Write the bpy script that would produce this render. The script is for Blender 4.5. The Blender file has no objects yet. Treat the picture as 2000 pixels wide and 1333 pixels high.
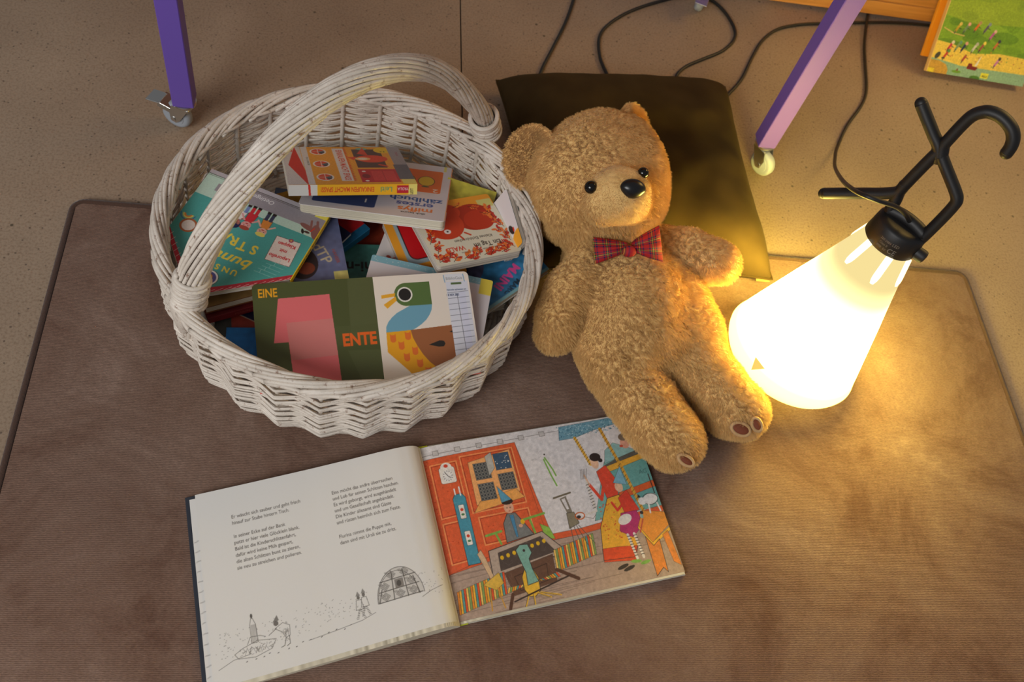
import bpy, math, random
import numpy as np
from mathutils import Vector, Matrix, noise
sc = bpy.context.scene
C = sc.collection
# ---------------------------------------------------------------- camera
FPX, PCX, PCY, CAMH = 1773.0, 1000.0, 666.5, 1.2
_v1 = np.array([-138., -2982., FPX]); _v3 = np.array([-385., 1072., FPX])
_Z = -_v3/np.linalg.norm(_v3); _Y = _v1/np.linalg.norm(_v1); _Y = _Y-_Y.dot(_Z)*_Z; _Y /= np.linalg.norm(_Y)
_X = np.cross(_Y, _Z)
RC = np.stack([_X, _Y, _Z])
CAM = np.array([0, 0, CAMH])
cam = bpy.data.objects.new('camera', bpy.data.cameras.new('camera')); C.objects.link(cam)
cam.data.sensor_width = 36; cam.data.lens = FPX/2000*36
cam.data.clip_start = 0.01
m = np.eye(4); m[:3, 0] = RC[:, 0]; m[:3, 1] = -RC[:, 1]; m[:3, 2] = -RC[:, 2]; m[:3, 3] = CAM
cam.matrix_world = Matrix(m.tolist())
cam.data.dof.use_dof = True; cam.data.dof.focus_distance = 1.22; cam.data.dof.aperture_fstop = 6.3
sc.camera = cam
# ---------------------------------------------------------------- light
w = bpy.data.worlds.new('World'); sc.world = w; w.use_nodes = True
w.node_tree.nodes['Background'].inputs[0].default_value = (0.92, 0.95, 1.0, 1)
w.node_tree.nodes['Background'].inputs[1].default_value = 0.18
def area(name, loc, tgt, size, power, col):
    l = bpy.data.lights.new(name, 'AREA'); l.shape = 'RECTANGLE'; l.size, l.size_y = size; l.energy = power; l.color = col
    o = bpy.data.objects.new(name, l); C.objects.link(o); o.location = loc
    o.rotation_euler = (Vector(tgt)-Vector(loc)).to_track_quat('-Z', 'Y').to_euler()
    return o
area('window_daylight', (-1.7, -1.5, 2.1), (0.0, 0.75, 0), (1.8, 1.4), 71, (1.0, 0.985, 0.965))
area('warm_fill_light', (2.3, 1.9, 1.5), (1.1, 1.0, 0), (.9, .9), 18, (1.0, 0.62, 0.16))  # added warm fill in place of room bounce, no actual lamp there
sc.view_settings.view_transform = 'Standard'; sc.view_settings.look = 'None'
sc.view_settings.gamma = 1; sc.view_settings.use_curve_mapping = False
sc.view_settings.exposure = 0.0
LAMP = (1.0, 0.77, 0.13)
# ---------------------------------------------------------------- helpers
random.seed(4); rng = np.random.default_rng(4)
def P(px, py, z=0.):
    d = RC@np.array([px-PCX, py-PCY, FPX]); t = (z-CAMH)/d[2]
    return np.array([d[0]*t, d[1]*t, z])
def depth(p): return float((RC.T@(np.array(p)-CAM))[2])
def s2l(c):
    c = np.asarray(c, float)
    return np.where(c <= 0.04045, c/12.92, ((c+0.055)/1.055)**2.4)
def rgb(r, g, b): return tuple(s2l(np.array([r, g, b])/255.))+(1.,)
def tag(o, label=None, cat=None, group=None, kind=None):
    if label: o['label'] = label
    if cat: o['category'] = cat
    if group: o['group'] = group
    if kind: o['kind'] = kind
    return o
def empty(name, loc=(0, 0, 0), mat=None):
    o = bpy.data.objects.new(name, None); C.objects.link(o); o.empty_display_size = 0.05
    if mat is not None: o.matrix_world = mat
    else: o.location = loc
    return o
def setparent(o, par):
    o.parent = par
    if par is not None:
        bpy.context.view_layer.update()
        o.matrix_parent_inverse = par.matrix_world.inverted()
class MB:
    def __init__(s): s.v = []; s.f = []; s.mi = []; s.n = 0
    def add(s, v, f, mi=0):
        v = np.asarray(v, float).reshape(-1, 3); s.v.append(v)
        s.f += [tuple(int(i)+s.n for i in q) for q in f]; s.mi += [mi]*len(f); s.n += len(v); return s
    def tube(s, path, r, sides=8, closed=False, caps=True, sq=1.0, mi=0, upv=None):
        p = np.asarray(path, float); n = len(p); r = np.broadcast_to(np.asarray(r, float), (n,))
        if closed: t = np.roll(p, -1, 0)-np.roll(p, 1, 0)
        else: t = np.gradient(p, axis=0)
        t /= np.linalg.norm(t, axis=1)[:, None]+1e-12
        if upv is not None:
            N = np.broadcast_to(np.asarray(upv, float), (n, 3)); N = N-(N*t).sum(1)[:, None]*t
            N = N/(np.linalg.norm(N, axis=1)[:, None]+1e-9)
        else:
            N = np.zeros((n, 3)); a = np.array([0, 0, 1.]) if abs(t[0, 2]) < .9 else np.array([1., 0, 0])
            u = a-a.dot(t[0])*t[0]; N[0] = u/np.linalg.norm(u)
            for i in range(1, n):
                u = N[i-1]-N[i-1].dot(t[i])*t[i]; N[i] = u/(np.linalg.norm(u)+1e-12)
        B = np.cross(t, N)
        a = np.arange(sides)*2*np.pi/sides
        ring = p[:, None, :]+r[:, None, None]*(np.cos(a)[None, :, None]*N[:, None, :]+sq*np.sin(a)[None, :, None]*B[:, None, :])
        v = ring.reshape(-1, 3); f = []
        for i in range(n if closed else n-1):
            j = (i+1) % n
            for k in range(sides):
                l = (k+1) % sides
                f.append((i*sides+k, i*sides+l, j*sides+l, j*sides+k))
        if not closed and caps:
            f.append(tuple(range(sides))[::-1]); f.append(tuple(range((n-1)*sides, n*sides)))
        return s.add(v, f, mi)
    def lathe(s, prof, c=(0, 0, 0), sides=48, mi=0, capb=True, capt=True, M=None):
        a = np.arange(sides)*2*np.pi/sides; v = []
        for r, z in prof: v += [(r*math.cos(x), r*math.sin(x), z) for x in a]
        v = np.array(v)
        if M is not None: v = v@np.array(M)[:3, :3].T
        v = v+np.array(c); f = []; n = len(prof)
        for i in range(n-1):
            for k in range(sides):
                l = (k+1) % sides; f.append((i*sides+k, i*sides+l, (i+1)*sides+l, (i+1)*sides+k))
        if capb: f.append(tuple(range(sides))[::-1])
        if capt: f.append(tuple(range((n-1)*sides, n*sides)))
        return s.add(v, f, mi)
    def box(s, lo, hi, mi=0, M=None, bev=0.0):
        lo = np.array(lo, float); hi = np.array(hi, float)
        if bev > 0:
            b = bev; x0, y0, z0 = lo; x1, y1, z1 = hi; v = []
            for z, e in ((z0, b), (z0+b, 0), (z1-b, 0), (z1, b)):
                for (x, y) in ((x0+b, y0+e), (x1-b, y0+e), (x1-e, y0+b), (x1-e, y1-b), (x1-b, y1-e), (x0+b, y1-e), (x0+e, y1-b), (x0+e, y0+b)):
                    v.append((x, y, z))
            f = [tuple(range(8))[::-1], tuple(range(24, 32))]
            for i in range(3):
                for k in range(8):
                    l = (k+1) % 8; f.append((i*8+k, i*8+l, i*8+8+l, i*8+8+k))
        else:
            v = [(x, y, z) for z in (lo[2], hi[2]) for (x, y) in ((lo[0], lo[1]), (hi[0], lo[1]), (hi[0], hi[1]), (lo[0], hi[1]))]
            f = [(3, 2, 1, 0), (4, 5, 6, 7), (0, 1, 5, 4), (1, 2, 6, 5), (2, 3, 7, 6), (3, 0, 4, 7)]
        v = np.array(v)
        if M is not None:
            Mn = np.array(M); v = v@Mn[:3, :3].T+Mn[:3, 3]
        return s.add(v, f, mi)
    def prism(s, poly, z0, z1, mi=0):
        n = len(poly); v = [(x, y, z0) for x, y in poly]+[(x, y, z1) for x, y in poly]
        f = [tuple(range(n))[::-1], tuple(range(n, 2*n))]+[(k, (k+1) % n, n+(k+1) % n, n+k) for k in range(n)]
        return s.add(v, f, mi)
    def ball(s, c, r, M=None, seg=24, rings=14, mi=0):
        v = []; f = []
        for i in range(rings+1):
            a = math.pi*i/rings
            for k in range(seg):
                b = 2*math.pi*k/seg; v.append((math.sin(a)*math.cos(b), math.sin(a)*math.sin(b), math.cos(a)))
        for i in range(rings):
            for k in range(seg):
                l = (k+1) % seg; f.append((i*seg+k, (i+1)*seg+k, (i+1)*seg+l, i*seg+l))
        v = np.array(v)*np.array(r)
        if M is not None: v = v@np.array(M)[:3, :3].T
        return s.add(v+np.array(c), f, mi)
    def build(s, name, mats, par=None, smooth=True, ang=None):
        me = bpy.data.meshes.new(name); v = np.concatenate(s.v)
        me.from_pydata(v.tolist(), [], s.f)
        if not isinstance(mats, (list, tuple)): mats = [mats]
        for x in mats: me.materials.append(x)
        if len(mats) > 1: me.polygons.foreach_set('material_index', s.mi)
        if smooth: me.polygons.foreach_set('use_smooth', [True]*len(me.polygons))
        me.update()
        if smooth and ang: me.set_sharp_from_angle(angle=math.radians(ang))
        o = bpy.data.objects.new(name, me); C.objects.link(o)
        if par is not None: o.parent = par     # vertices are in the parent's own frame
        return o
def spline(pts, n=12, closed=False):
    p = np.asarray(pts, float); out = []; m = len(p)
    rngi = range(m if closed else m-1)
    for i in rngi:
        if closed: a, b, c, d = p[(i-1) % m], p[i], p[(i+1) % m], p[(i+2) % m]
        else: a, b, c, d = p[max(i-1, 0)], p[i], p[i+1], p[min(i+2, m-1)]
        for t in np.arange(n)/n:
            out.append(.5*((2*b)+(-a+c)*t+(2*a-5*b+4*c-d)*t*t+(-a+3*b-3*c+d)*t**3))
    if not closed: out.append(p[-1])
    return np.array(out)
# ---------------------------------------------------------------- materials
def mat(name, col=(.5, .5, .5, 1), rough=.6, metal=0., **kw):
    m = bpy.data.materials.new(name); m.use_nodes = True; b = m.node_tree.nodes['Principled BSDF']
    b.inputs['Base Color'].default_value = col; b.inputs['Roughness'].default_value = rough; b.inputs['Metallic'].default_value = metal
    for k, v in kw.items(): b.inputs[k.replace('_', ' ')].default_value = v
    return m
def nd(m, t, **kw):
    n = m.node_tree.nodes.new(t)
    for k, v in kw.items():
        if k in n.inputs.keys(): n.inputs[k].default_value = v
        else: setattr(n, k, v)
    return n
def lk(m, a, b): m.node_tree.links.new(a, b)
def bsdf(m): return m.node_tree.nodes['Principled BSDF']
def coords(m, kind='Object', scale=(1, 1, 1)):
    tc = nd(m, 'ShaderNodeTexCoord'); mp = nd(m, 'ShaderNodeMapping'); mp.inputs['Scale'].default_value = scale
    lk(m, tc.outputs[kind], mp.inputs['Vector']); return mp.outputs['Vector']
def tex(m, vec, scale, detail=3, rough=.55, t='ShaderNodeTexNoise'):
    n = nd(m, t); n.inputs['Scale'].default_value = scale
    if 'Detail' in n.inputs.keys(): n.inputs['Detail'].default_value = detail
    if 'Roughness' in n.inputs.keys(): n.inputs['Roughness'].default_value = rough
    lk(m, vec, n.inputs['Vector']); return n
def ramp(m, fac, stops, interp='LINEAR'):
    r = nd(m, 'ShaderNodeValToRGB'); e = r.color_ramp; e.interpolation = interp
    while len(e.elements) < len(stops): e.elements.new(.5)
    for el, (p, c) in zip(e.elements, stops): el.position = p; el.color = c if len(c) == 4 else tuple(c)+(1,)
    lk(m, fac, r.inputs['Fac']); return r.outputs['Color']
def mix(m, a, b, fac, mode='MIX'):
    n = nd(m, 'ShaderNodeMix', data_type='RGBA', blend_type=mode)
    for i, x in ((0, fac), (6, a), (7, b)):
        if hasattr(x, 'links') or hasattr(x, 'is_linked'): lk(m, x, n.inputs[i])
        else: n.inputs[i].default_value = x
    return n.outputs[2]
def bump(m, h, strength=.3, dist=.002, normal=None):
    b = nd(m, 'ShaderNodeBump'); b.inputs['Strength'].default_value = strength; b.inputs['Distance'].default_value = dist
    lk(m, h, b.inputs['Height'])
    if normal is not None: lk(m, normal, b.inputs['Normal'])
    return b.outputs['Normal']
W1 = (1, 1, 1, 1); K1 = (0, 0, 0, 1)
def m_floor():
    m = mat('speckled_screed', rough=.55); v = coords(m)
    c = ramp(m, tex(m, v, 3.0, 4).outputs['Fac'], [(.3, rgb(147, 125, 104)), (.7, rgb(167, 145, 122))])
    f = ramp(m, tex(m, v, 260, 3, .6).outputs['Fac'], [(.3, rgb(190, 178, 165)), (.55, W1)])
    c = mix(m, c, f, .6, 'MULTIPLY')
    vo = nd(m, 'ShaderNodeTexVoronoi'); vo.inputs['Scale'].default_value = 95; vo.inputs['Randomness'].default_value = 1; lk(m, v, vo.inputs['Vector'])
    sp = ramp(m, vo.outputs['Distance'], [(.10, W1), (.2, K1)])
    pick = ramp(m, tex(m, v, 60, 2).outputs['Fac'], [(.49, K1), (.53, W1)])
    c = mix(m, c, rgb(84, 68, 56), mix(m, K1, mix(m, sp, pick, 1., 'MULTIPLY'), .75))
    v2 = nd(m, 'ShaderNodeTexVoronoi'); v2.inputs['Scale'].default_value = 22; lk(m, v, v2.inputs['Vector'])
    c = mix(m, c, rgb(92, 78, 60), ramp(m, v2.outputs['Distance'], [(.045, W1), (.075, K1)]))
    lk(m, c, bsdf(m).inputs['Base Color'])
    lk(m, bump(m, tex(m, v, 300, 3).outputs['Fac'], .15, .001), bsdf(m).inputs['Normal']); return m
def m_rug():
    m = mat('brown_velour', rough=.95, Specular_IOR_Level=.15, Sheen_Weight=.25, Sheen_Roughness=.45); v = coords(m)
    bsdf(m).inputs['Sheen Tint'].default_value = (1, .86, .78, 1)
    big = tex(m, v, 5.2, 7, .72); big.inputs['Distortion'].default_value = .6
    c = ramp(m, big.outputs['Fac'], [(.34, rgb(104, 76, 63)), (.46, rgb(124, 97, 83)), (.57, rgb(132, 106, 92)), (.70, rgb(150, 124, 110))])
    v2 = coords(m, scale=(260, 800, 260))
    c = mix(m, c, ramp(m, tex(m, v2, 1.0, 3, .6).outputs['Fac'], [(.32, (.5, .5, .5, 1)), (.66, (1.15, 1.12, 1.1, 1))]), .55, 'MULTIPLY')
    lk(m, c, bsdf(m).inputs['Base Color'])
    wv = nd(m, 'ShaderNodeTexWave'); wv.bands_direction = 'Y'; wv.inputs['Scale'].default_value = 130; wv.inputs['Distortion'].default_value = 2.2; wv.inputs['Detail'].default_value = 2; wv.inputs['Detail Scale'].default_value = 1.6
    lk(m, v, wv.inputs['Vector'])
    h = mix(m, wv.outputs['Color'], tex(m, v, 420, 4, .75).outputs['Color'], .6)
    lk(m, bump(m, h, .5, .0020), bsdf(m).inputs['Normal']); return m
def m_wicker():
    m = mat('white_washed_wicker', rough=.55); v = coords(m)
    c = ramp(m, tex(m, v, 30, 4).outputs['Fac'], [(.3, rgb(202, 191, 178)), (.7, rgb(228, 218, 206))])
    wear = ramp(m, tex(m, v, 95, 6, .78).outputs['Fac'], [(.565, K1), (.66, W1)])
    c = mix(m, c, rgb(128, 92, 70), wear)
    sp = ramp(m, tex(m, v, 420, 3, .6).outputs['Fac'], [(.66, K1), (.72, W1)])
    c = mix(m, c, rgb(120, 84, 62), mix(m, K1, sp, .4))
    lk(m, c, bsdf(m).inputs['Base Color'])
    lk(m, bump(m, tex(m, v, 220, 4, .6).outputs['Fac'], .5, .0012), bsdf(m).inputs['Normal']); return m
def m_print():
    m = mat('printed_paper', rough=.48); a = nd(m, 'ShaderNodeVertexColor', layer_name='Col'); lk(m, a.outputs['Color'], bsdf(m).inputs['Base Color'])
    lk(m, bump(m, tex(m, coords(m), 900, 2).outputs['Fac'], .04, .0005), bsdf(m).inputs['Normal']); return m
def m_edges(name, c1, c2, dens=2200):
    m = mat(name, rough=.8); v = coords(m, scale=(1, 1, dens)); n = tex(m, v, 1.0, 2)
    v2 = coords(m, scale=(.3, .3, dens)); n = tex(m, v2, 1.0, 1)
    lk(m, ramp(m, n.outputs['Fac'], [(.35, c1), (.6, c2)]), bsdf(m).inputs['Base Color']); return m
M_FLOOR = m_floor(); M_RUG = m_rug(); M_WICK = m_wicker(); M_PRINT = m_print()
M_EDGE = m_edges('page_edges', rgb(172, 162, 140), rgb(226, 218, 196), 1500)
M_BOARD = m_edges('board_page_edges', rgb(150, 138, 128), rgb(214, 204, 190), 330)
M_BLACK = mat('black_rubbery_plastic', (.009, .008, .008, 1), .5)
M_CANE = mat('bare_brown_cane', rgb(128, 84, 58), .7)
M_STEEL = mat('zinc_plated_steel', (.62, .62, .6, 1), .3, 1.0)
M_WHEEL = mat('grey_caster_rubber', (.33, .36, .40, 1), .45)
def m_paint(name, c):
    m = mat(name, c, .38); v = coords(m)
    lk(m, bump(m, tex(m, v, 350, 2).outputs['Fac'], .08, .0005), bsdf(m).inputs['Normal']); return m
M_VIOLET = m_paint('violet_paint', (.155, .088, .43, 1))
def m_wood():
    m = mat('honey_wood', rough=.45); v = coords(m, scale=(1.2, 14, 14))
    n = tex(m, v, 3.0, 5, .6); n.inputs['Distortion'].default_value = 1.0
    lk(m, ramp(m, n.outputs['Fac'], [(.3, rgb(176, 112, 50)), (.7, rgb(214, 150, 82))]), bsdf(m).inputs['Base Color']); return m
M_WOOD = m_wood()
def m_pillow():
    m = mat('olive_brown_velvet', rough=.9, Sheen_Weight=.03, Sheen_Roughness=.5, Specular_IOR_Level=.08); v = coords(m)
    bsdf(m).inputs['Sheen Tint'].default_value = (.9, .7, .35, 1)
    lk(m, ramp(m, tex(m, v, 14, 4).outputs['Fac'], [(.3, (.036, .0215, .0075, 1)), (.7, (.054, .034, .012, 1))]), bsdf(m).inputs['Base Color'])
    lk(m, bump(m, tex(m, v, 900, 2).outputs['Fac'], .3, .0008), bsdf(m).inputs['Normal']); return m
M_PILLOW = m_pillow()
def m_fur(name, c1, c2):
    m = mat(name, rough=.85, Sheen_Weight=.2); v = coords(m)
    lk(m, ramp(m, tex(m, v, 60, 4).outputs['Fac'], [(.3, c1), (.7, c2)]), bsdf(m).inputs['Base Color']); return m
M_FUR = m_fur('honey_plush', (.63, .38, .125, 1), (.82, .54, .21, 1))
M_FUR2 = m_fur('honey_plush_pale', (.46, .27, .11, 1), (.58, .36, .17, 1))
def m_tartan():
    m = mat('red_tartan', rough=.75)
    a = nd(m, 'ShaderNodeAttribute', attribute_name='UVMap'); 
    sx = nd(m, 'ShaderNodeSeparateXYZ'); lk(m, a.outputs['Vector'], sx.inputs[0])
    def bands(ch):
        md = nd(m, 'ShaderNodeMath', operation='FRACT'); lk(m, sx.outputs[ch], md.inputs[0])
        R = rgb(168, 14, 22); N = rgb(14, 22, 70); G = rgb(10, 62, 40); Yw = rgb(225, 180, 60)
        return ramp(m, md.outputs[0], [(0, R), (.24, N), (.36, R), (.44, G), (.53, Yw), (.565, G), (.65, R), (.76, N), (.86, R)], 'CONSTANT')
    c = mix(m, bands(0), bands(1), .5)
    lk(m, c, bsdf(m).inputs['Base Color']); return m
M_TARTAN = m_tartan()
# ---------------------------------------------------------------- lettering
_tc = {}
def text_mesh(s, size, bold=0.0, align='CENTER', shear=0.0, sx=1.0):
    """flat triangles of a line of lettering (verts Nx2, tris)"""
    key = (s, bold, align, shear)
    if key not in _tc:
        cu = bpy.data.curves.new('t', 'FONT'); cu.body = s; cu.size = 1; cu.offset = bold; cu.align_x = align; cu.shear = shear; cu.resolution_u = 3
        o = bpy.data.objects.new('t', cu); C.objects.link(o); dg = bpy.context.evaluated_depsgraph_get(); dg.update()
        me = bpy.data.meshes.new_from_object(o.evaluated_get(dg)); me.calc_loop_triangles()
        v = np.array([x.co[:2] for x in me.vertices]).reshape(-1, 2); f = [tuple(t.vertices) for t in me.loop_triangles]
        bpy.data.objects.remove(o); bpy.data.curves.remove(cu); bpy.data.meshes.remove(me); _tc[key] = (v, f)
    v, f = _tc[key]; v = v*size; v = v*np.array([sx, 1.0]); return v, f
class Art:
    """a printed picture, drawn in millimetres with y up, kept as a grid of ink colours"""
    def __init__(s, w, h, bg, px=.3):
        s.w, s.h, s.px = w, h, px; s.W, s.H = int(round(w/px)), int(round(h/px)); s.a = np.empty((s.H, s.W, 3), np.float32); s.a[:] = bg
    def _bb(s, x0, y0, x1, y1):
        i0 = max(0, int(math.floor(x0/s.px))-1); i1 = min(s.W, int(math.ceil(x1/s.px))+2); j0 = max(0, int(math.floor(y0/s.px))-1); j1 = min(s.H, int(math.ceil(y1/s.px))+2)
        if i1 <= i0 or j1 <= j0: return None
        return i0, i1, j0, j1, (np.arange(i0, i1)+.5)[None, :]*s.px, (np.arange(j0, j1)+.5)[:, None]*s.px
    def _put(s, b, mask, col, al):
        i0, i1, j0, j1 = b[:4]; mk = (mask*al)[..., None]; s.a[j0:j1, i0:i1] = s.a[j0:j1, i0:i1]*(1-mk)+np.asarray(col, np.float32)*mk
    def poly(s, p, col, al=1.0):
        p = np.asarray(p, float); b = s._bb(p[:, 0].min(), p[:, 1].min(), p[:, 0].max(), p[:, 1].max())
        if b is None: return s
        X, Y = b[4], b[5]; ins = np.zeros((b[3]-b[2], b[1]-b[0]), bool)
        for (x1, y1), (x2, y2) in zip(p, np.roll(p, -1, 0)):
            if y1 == y2: continue
            ins ^= ((y1 > Y) != (y2 > Y)) & (X < (x2-x1)*(Y-y1)/(y2-y1)+x1)
        s._put(b, ins.astype(np.float32), col, al); return s
    def rect(s, x0, y0, x1, y1, col, al=1.0, ang=0, r=0):
        c = ((x0+x1)/2, (y0+y1)/2)
        if r > 0:
            p = []
            for (cx, cy, a0) in ((x1-r, y1-r, 0), (x0+r, y1-r, 90), (x0+r, y0+r, 180), (x1-r, y0+r, 270)):
                p += [(cx+r*math.cos(math.radians(a)), cy+r*math.sin(math.radians(a))) for a in range(a0, a0+91, 15)]
        else: p = [(x0, y0), (x1, y0), (x1, y1), (x0, y1)]
        return s.poly(s.rot(p, c, ang), col, al)
    def rot(s, p, c, ang):
        if not ang: return p
        a = math.radians(ang); return [(c[0]+(x-c[0])*math.cos(a)-(y-c[1])*math.sin(a), c[1]+(x-c[0])*math.sin(a)+(y-c[1])*math.cos(a)) for x, y in p]
    def ell(s, cx, cy, rx, ry, col, al=1.0, ang=0):
        return s.poly(s.rot([(cx+rx*math.cos(t), cy+ry*math.sin(t)) for t in np.linspace(0, 2*np.pi, 36, endpoint=False)], (cx, cy), ang), col, al)
    def line(s, pts, wd, col, al=1.0):
        for (x1, y1), (x2, y2) in zip(pts[:-1], pts[1:]):
            r = wd/2; b = s._bb(min(x1, x2)-r, min(y1, y2)-r, max(x1, x2)+r, max(y1, y2)+r)
            if b is None: continue
            X, Y = b[4], b[5]; dx, dy = x2-x1, y2-y1; L = dx*dx+dy*dy+1e-9; t = np.clip(((X-x1)*dx+(Y-y1)*dy)/L, 0, 1)
            D = np.hypot(X-x1-t*dx, Y-y1-t*dy); s._put(b, np.clip((r-D)/s.px+.5, 0, 1)*min(1, wd/s.px), col, al)
        return s
    def ring(s, p, wd, col, al=1.0): return s.line(list(p)+[p[0]], wd, col, al)
    def text(s, t, x, y, size, col, bold=0.0, align='CENTER', ang=0, shear=0.0, sx=1.0, al=1.0):
        v, f = text_mesh(t, size, bold, align, shear, sx); a = math.radians(ang)
        v = np.stack([x+v[:, 0]*math.cos(a)-v[:, 1]*math.sin(a), y+v[:, 0]*math.sin(a)+v[:, 1]*math.cos(a)], -1)
        if not len(v): return s
        b = s._bb(v[:, 0].min(), v[:, 1].min(), v[:, 0].max(), v[:, 1].max())
        if b is None: return s
        i0, i1, j0, j1 = b[:4]; n = 3; mk = np.zeros(((j1-j0)*n, (i1-i0)*n), bool); q = s.px/n
        X = (np.arange((i1-i0)*n)+.5)*q+i0*s.px; Y = (np.arange((j1-j0)*n)+.5)*q+j0*s.px
        for tr in f:
            p = v[list(tr)]; a0, a1 = np.searchsorted(X, [p[:, 0].min(), p[:, 0].max()]); b0, b1 = np.searchsorted(Y, [p[:, 1].min(), p[:, 1].max()])
            if a1 <= a0 or b1 <= b0: continue
            xx = X[None, a0:a1]; yy = Y[b0:b1, None]; m_ = None
            ar = (p[1, 0]-p[0, 0])*(p[2, 1]-p[0, 1])-(p[1, 1]-p[0, 1])*(p[2, 0]-p[0, 0]); sg = 1 if ar > 0 else -1
            for k in range(3):
                A, B_ = p[k], p[(k+1) % 3]; e = sg*((B_[0]-A[0])*(yy-A[1])-(B_[1]-A[1])*(xx-A[0])) >= 0; m_ = e if m_ is None else m_ & e
            mk[b0:b1, a0:a1] |= m_
        s._put(b, mk.reshape(j1-j0, n, i1-i0, n).mean((1, 3)), col, al); return s
    def grain(s, amt, cell=1.2, seed=0, col=None):
        r = np.random.default_rng(seed); n = (int(s.h/cell)+3, int(s.w/cell)+3); g = r.normal(0, 1, n)
        y = (np.arange(s.H)+.5)*s.px/cell; x = (np.arange(s.W)+.5)*s.px/cell; yi = y.astype(int); xi = x.astype(int); fy = (y-yi)[:, None]; fx = (x-xi)[None]
        q = g[yi][:, xi]*(1-fy)*(1-fx)+g[yi+1][:, xi]*fy*(1-fx)+g[yi][:, xi+1]*(1-fy)*fx+g[yi+1][:, xi+1]*fy*fx
        s.a = s.a*(1+amt*q[..., None]); return s
    def grid(s, k=2):
        H, W = s.H//k, s.W//k; return np.clip(s.a[:H*k, :W*k].reshape(H, k, W, k, 3).mean((1, 3)), 0, 1)
def c3(h): return tuple(int(h[i:i+2], 16)/255. for i in (0, 2, 4))
def art_mesh(name, art, surf, par, k=2, m=None):
    """ink grid laid on a surface; surf(x, y) in millimetres -> points"""
    g = art.grid(k); H, W = g.shape[:2]; x = np.linspace(0, art.w, W); y = np.linspace(0, art.h, H); X, Y = np.meshgrid(x, y)
    V = surf(X, Y).reshape(-1, 3); i = np.arange((H-1)*W).reshape(H-1, W)[:, :-1].ravel(); Q = np.stack([i, i+1, i+W+1, i+W], -1)
    o = npmesh(name, V, Q, m or M_PRINT, par); at = o.data.color_attributes.new('Col', 'BYTE_COLOR', 'POINT')
    col = np.concatenate([s2l(g.reshape(-1, 3)), np.ones((H*W, 1))], 1).astype(np.float32); at.data.foreach_set('color', col.ravel()); return o
def rounded(w, h, r, n=6):
    if r <= 0: return [(0, 0), (w, 0), (w, h), (0, h)]
    p = []
    for (cx, cy, a0) in ((w-r, r, -90), (w-r, h-r, 0), (r, h-r, 90), (r, r, 180)):
        p += [(cx+r*math.cos(math.radians(a)), cy+r*math.sin(math.radians(a))) for a in np.linspace(a0, a0+90, n)]
    return p
def round_surf(w, h, r, z):
    def f(X, Y):
        X = X*w/X.max(); Y = Y*h/Y.max(); cx = np.clip(X, r, w-r); cy = np.clip(Y, r, h-r); dx, dy = X-cx, Y-cy; d = np.hypot(dx, dy)
        k = np.where(d > r, r/np.maximum(d, 1e-9), 1); return np.stack([(cx+dx*k), (cy+dy*k), np.full_like(X, z)], -1)/1000.
    return f
def frame4(bl, br, tl, lift=0):
    """pose of a book lying with its front up, from three corners of the cover"""
    bl, br, tl = map(np.array, (bl, br, tl)); x = br-bl; w = np.linalg.norm(x); x = x/w; y = tl-bl; y = y-y.dot(x)*x; h = np.linalg.norm(y); y /= h; z = np.cross(x, y)
    M = np.eye(4); M[:3, 0], M[:3, 1], M[:3, 2], M[:3, 3] = x, y, z, bl+z*lift; return M, w*1000, h*1000
def book(label, pose, w, h, t, art, r=0, board=False, cover=1.6, back=(.8, .78, .75), spine=None, spine_art=None, edge=None, name='picture_book', group='books in the basket', poly=None, k=2):
    """pose: front cover in local z=0; thickness goes down. w,h,t in mm"""
    M = np.array(pose); root = empty(name, mat=Matrix((M@np.diag([1, 1, 1, 1.])).tolist())); tag(root, label, 'book', group)
    root.matrix_world = Matrix(M.tolist())@Matrix.Translation((0, 0, -t/1000))
    T = t/1000; outl = poly or rounded(w, h, r)
    cmat = edge or mat('cover_edge', tuple(s2l(back))+(1,), .6)
    def ins(p, d):
        c = np.mean(np.array(p), 0); return [tuple(np.array(q)-(np.array(q)-c)/max(1e-6, np.linalg.norm(np.array(q)-c))*d) for q in p]
    S = lambda p: [(x/1000, y/1000) for x, y in p]
    m = MB(); m.prism(S(outl), T-cover/1000, T-.0001); fc = m.build('front_cover', cmat, root, smooth=False)
    if poly is None: sf = round_surf(w, h, r, t+.05)
    else: sf = poly_surf(poly, w, h, t+.05)
    art_mesh('cover_print', art, sf, fc, k)
    m = MB(); m.prism(S(ins(outl, 0 if board else 1.8)), cover/1000, T-cover/1000); m.build('page_block', M_BOARD if board else M_EDGE, root, smooth=False)
    m = MB(); m.prism(S(outl), 0, cover/1000); m.build('back_cover', mat('back_cover', tuple(s2l(back))+(1,), .6), root, smooth=False)
    if spine:
        side, col = spine; e = .0012; sm = mat('spine_cloth', tuple(s2l(col))+(1,), .5)
        lo, hi = {'b': ((0, -e, 0), (w/1000, e*.6, T)), 't': ((0, h/1000-e*.6, 0), (w/1000, h/1000+e, T)), 'l': ((-e, 0, 0), (e*.6, h/1000, T)), 'r': ((w/1000-e*.6, 0, 0), (w/1000+e, h/1000, T))}[side]
        m = MB(); m.box(lo, hi, bev=.0005); sp = m.build('spine', sm, root, smooth=False)
        if spine_art is not None:
            ww = w if side in 'bt' else h
            def ss(X, Y):
                X = X*ww/X.max()/1000; Y = Y*t/Y.max()/1000
                if side == 'b': return np.stack([X, np.full_like(X, -e-.0001), Y], -1)
                if side == 'r': return np.stack([np.full_like(X, w/1000+e+.0001), X, Y], -1)
                if side == 'l': return np.stack([np.full_like(X, -e-.0001), h/1000-X, Y], -1)
                return np.stack([w/1000-X, np.full_like(X, h/1000+e+.0001), Y], -1)
            art_mesh('spine_print', spine_art, ss, sp, k)
    return root
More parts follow.
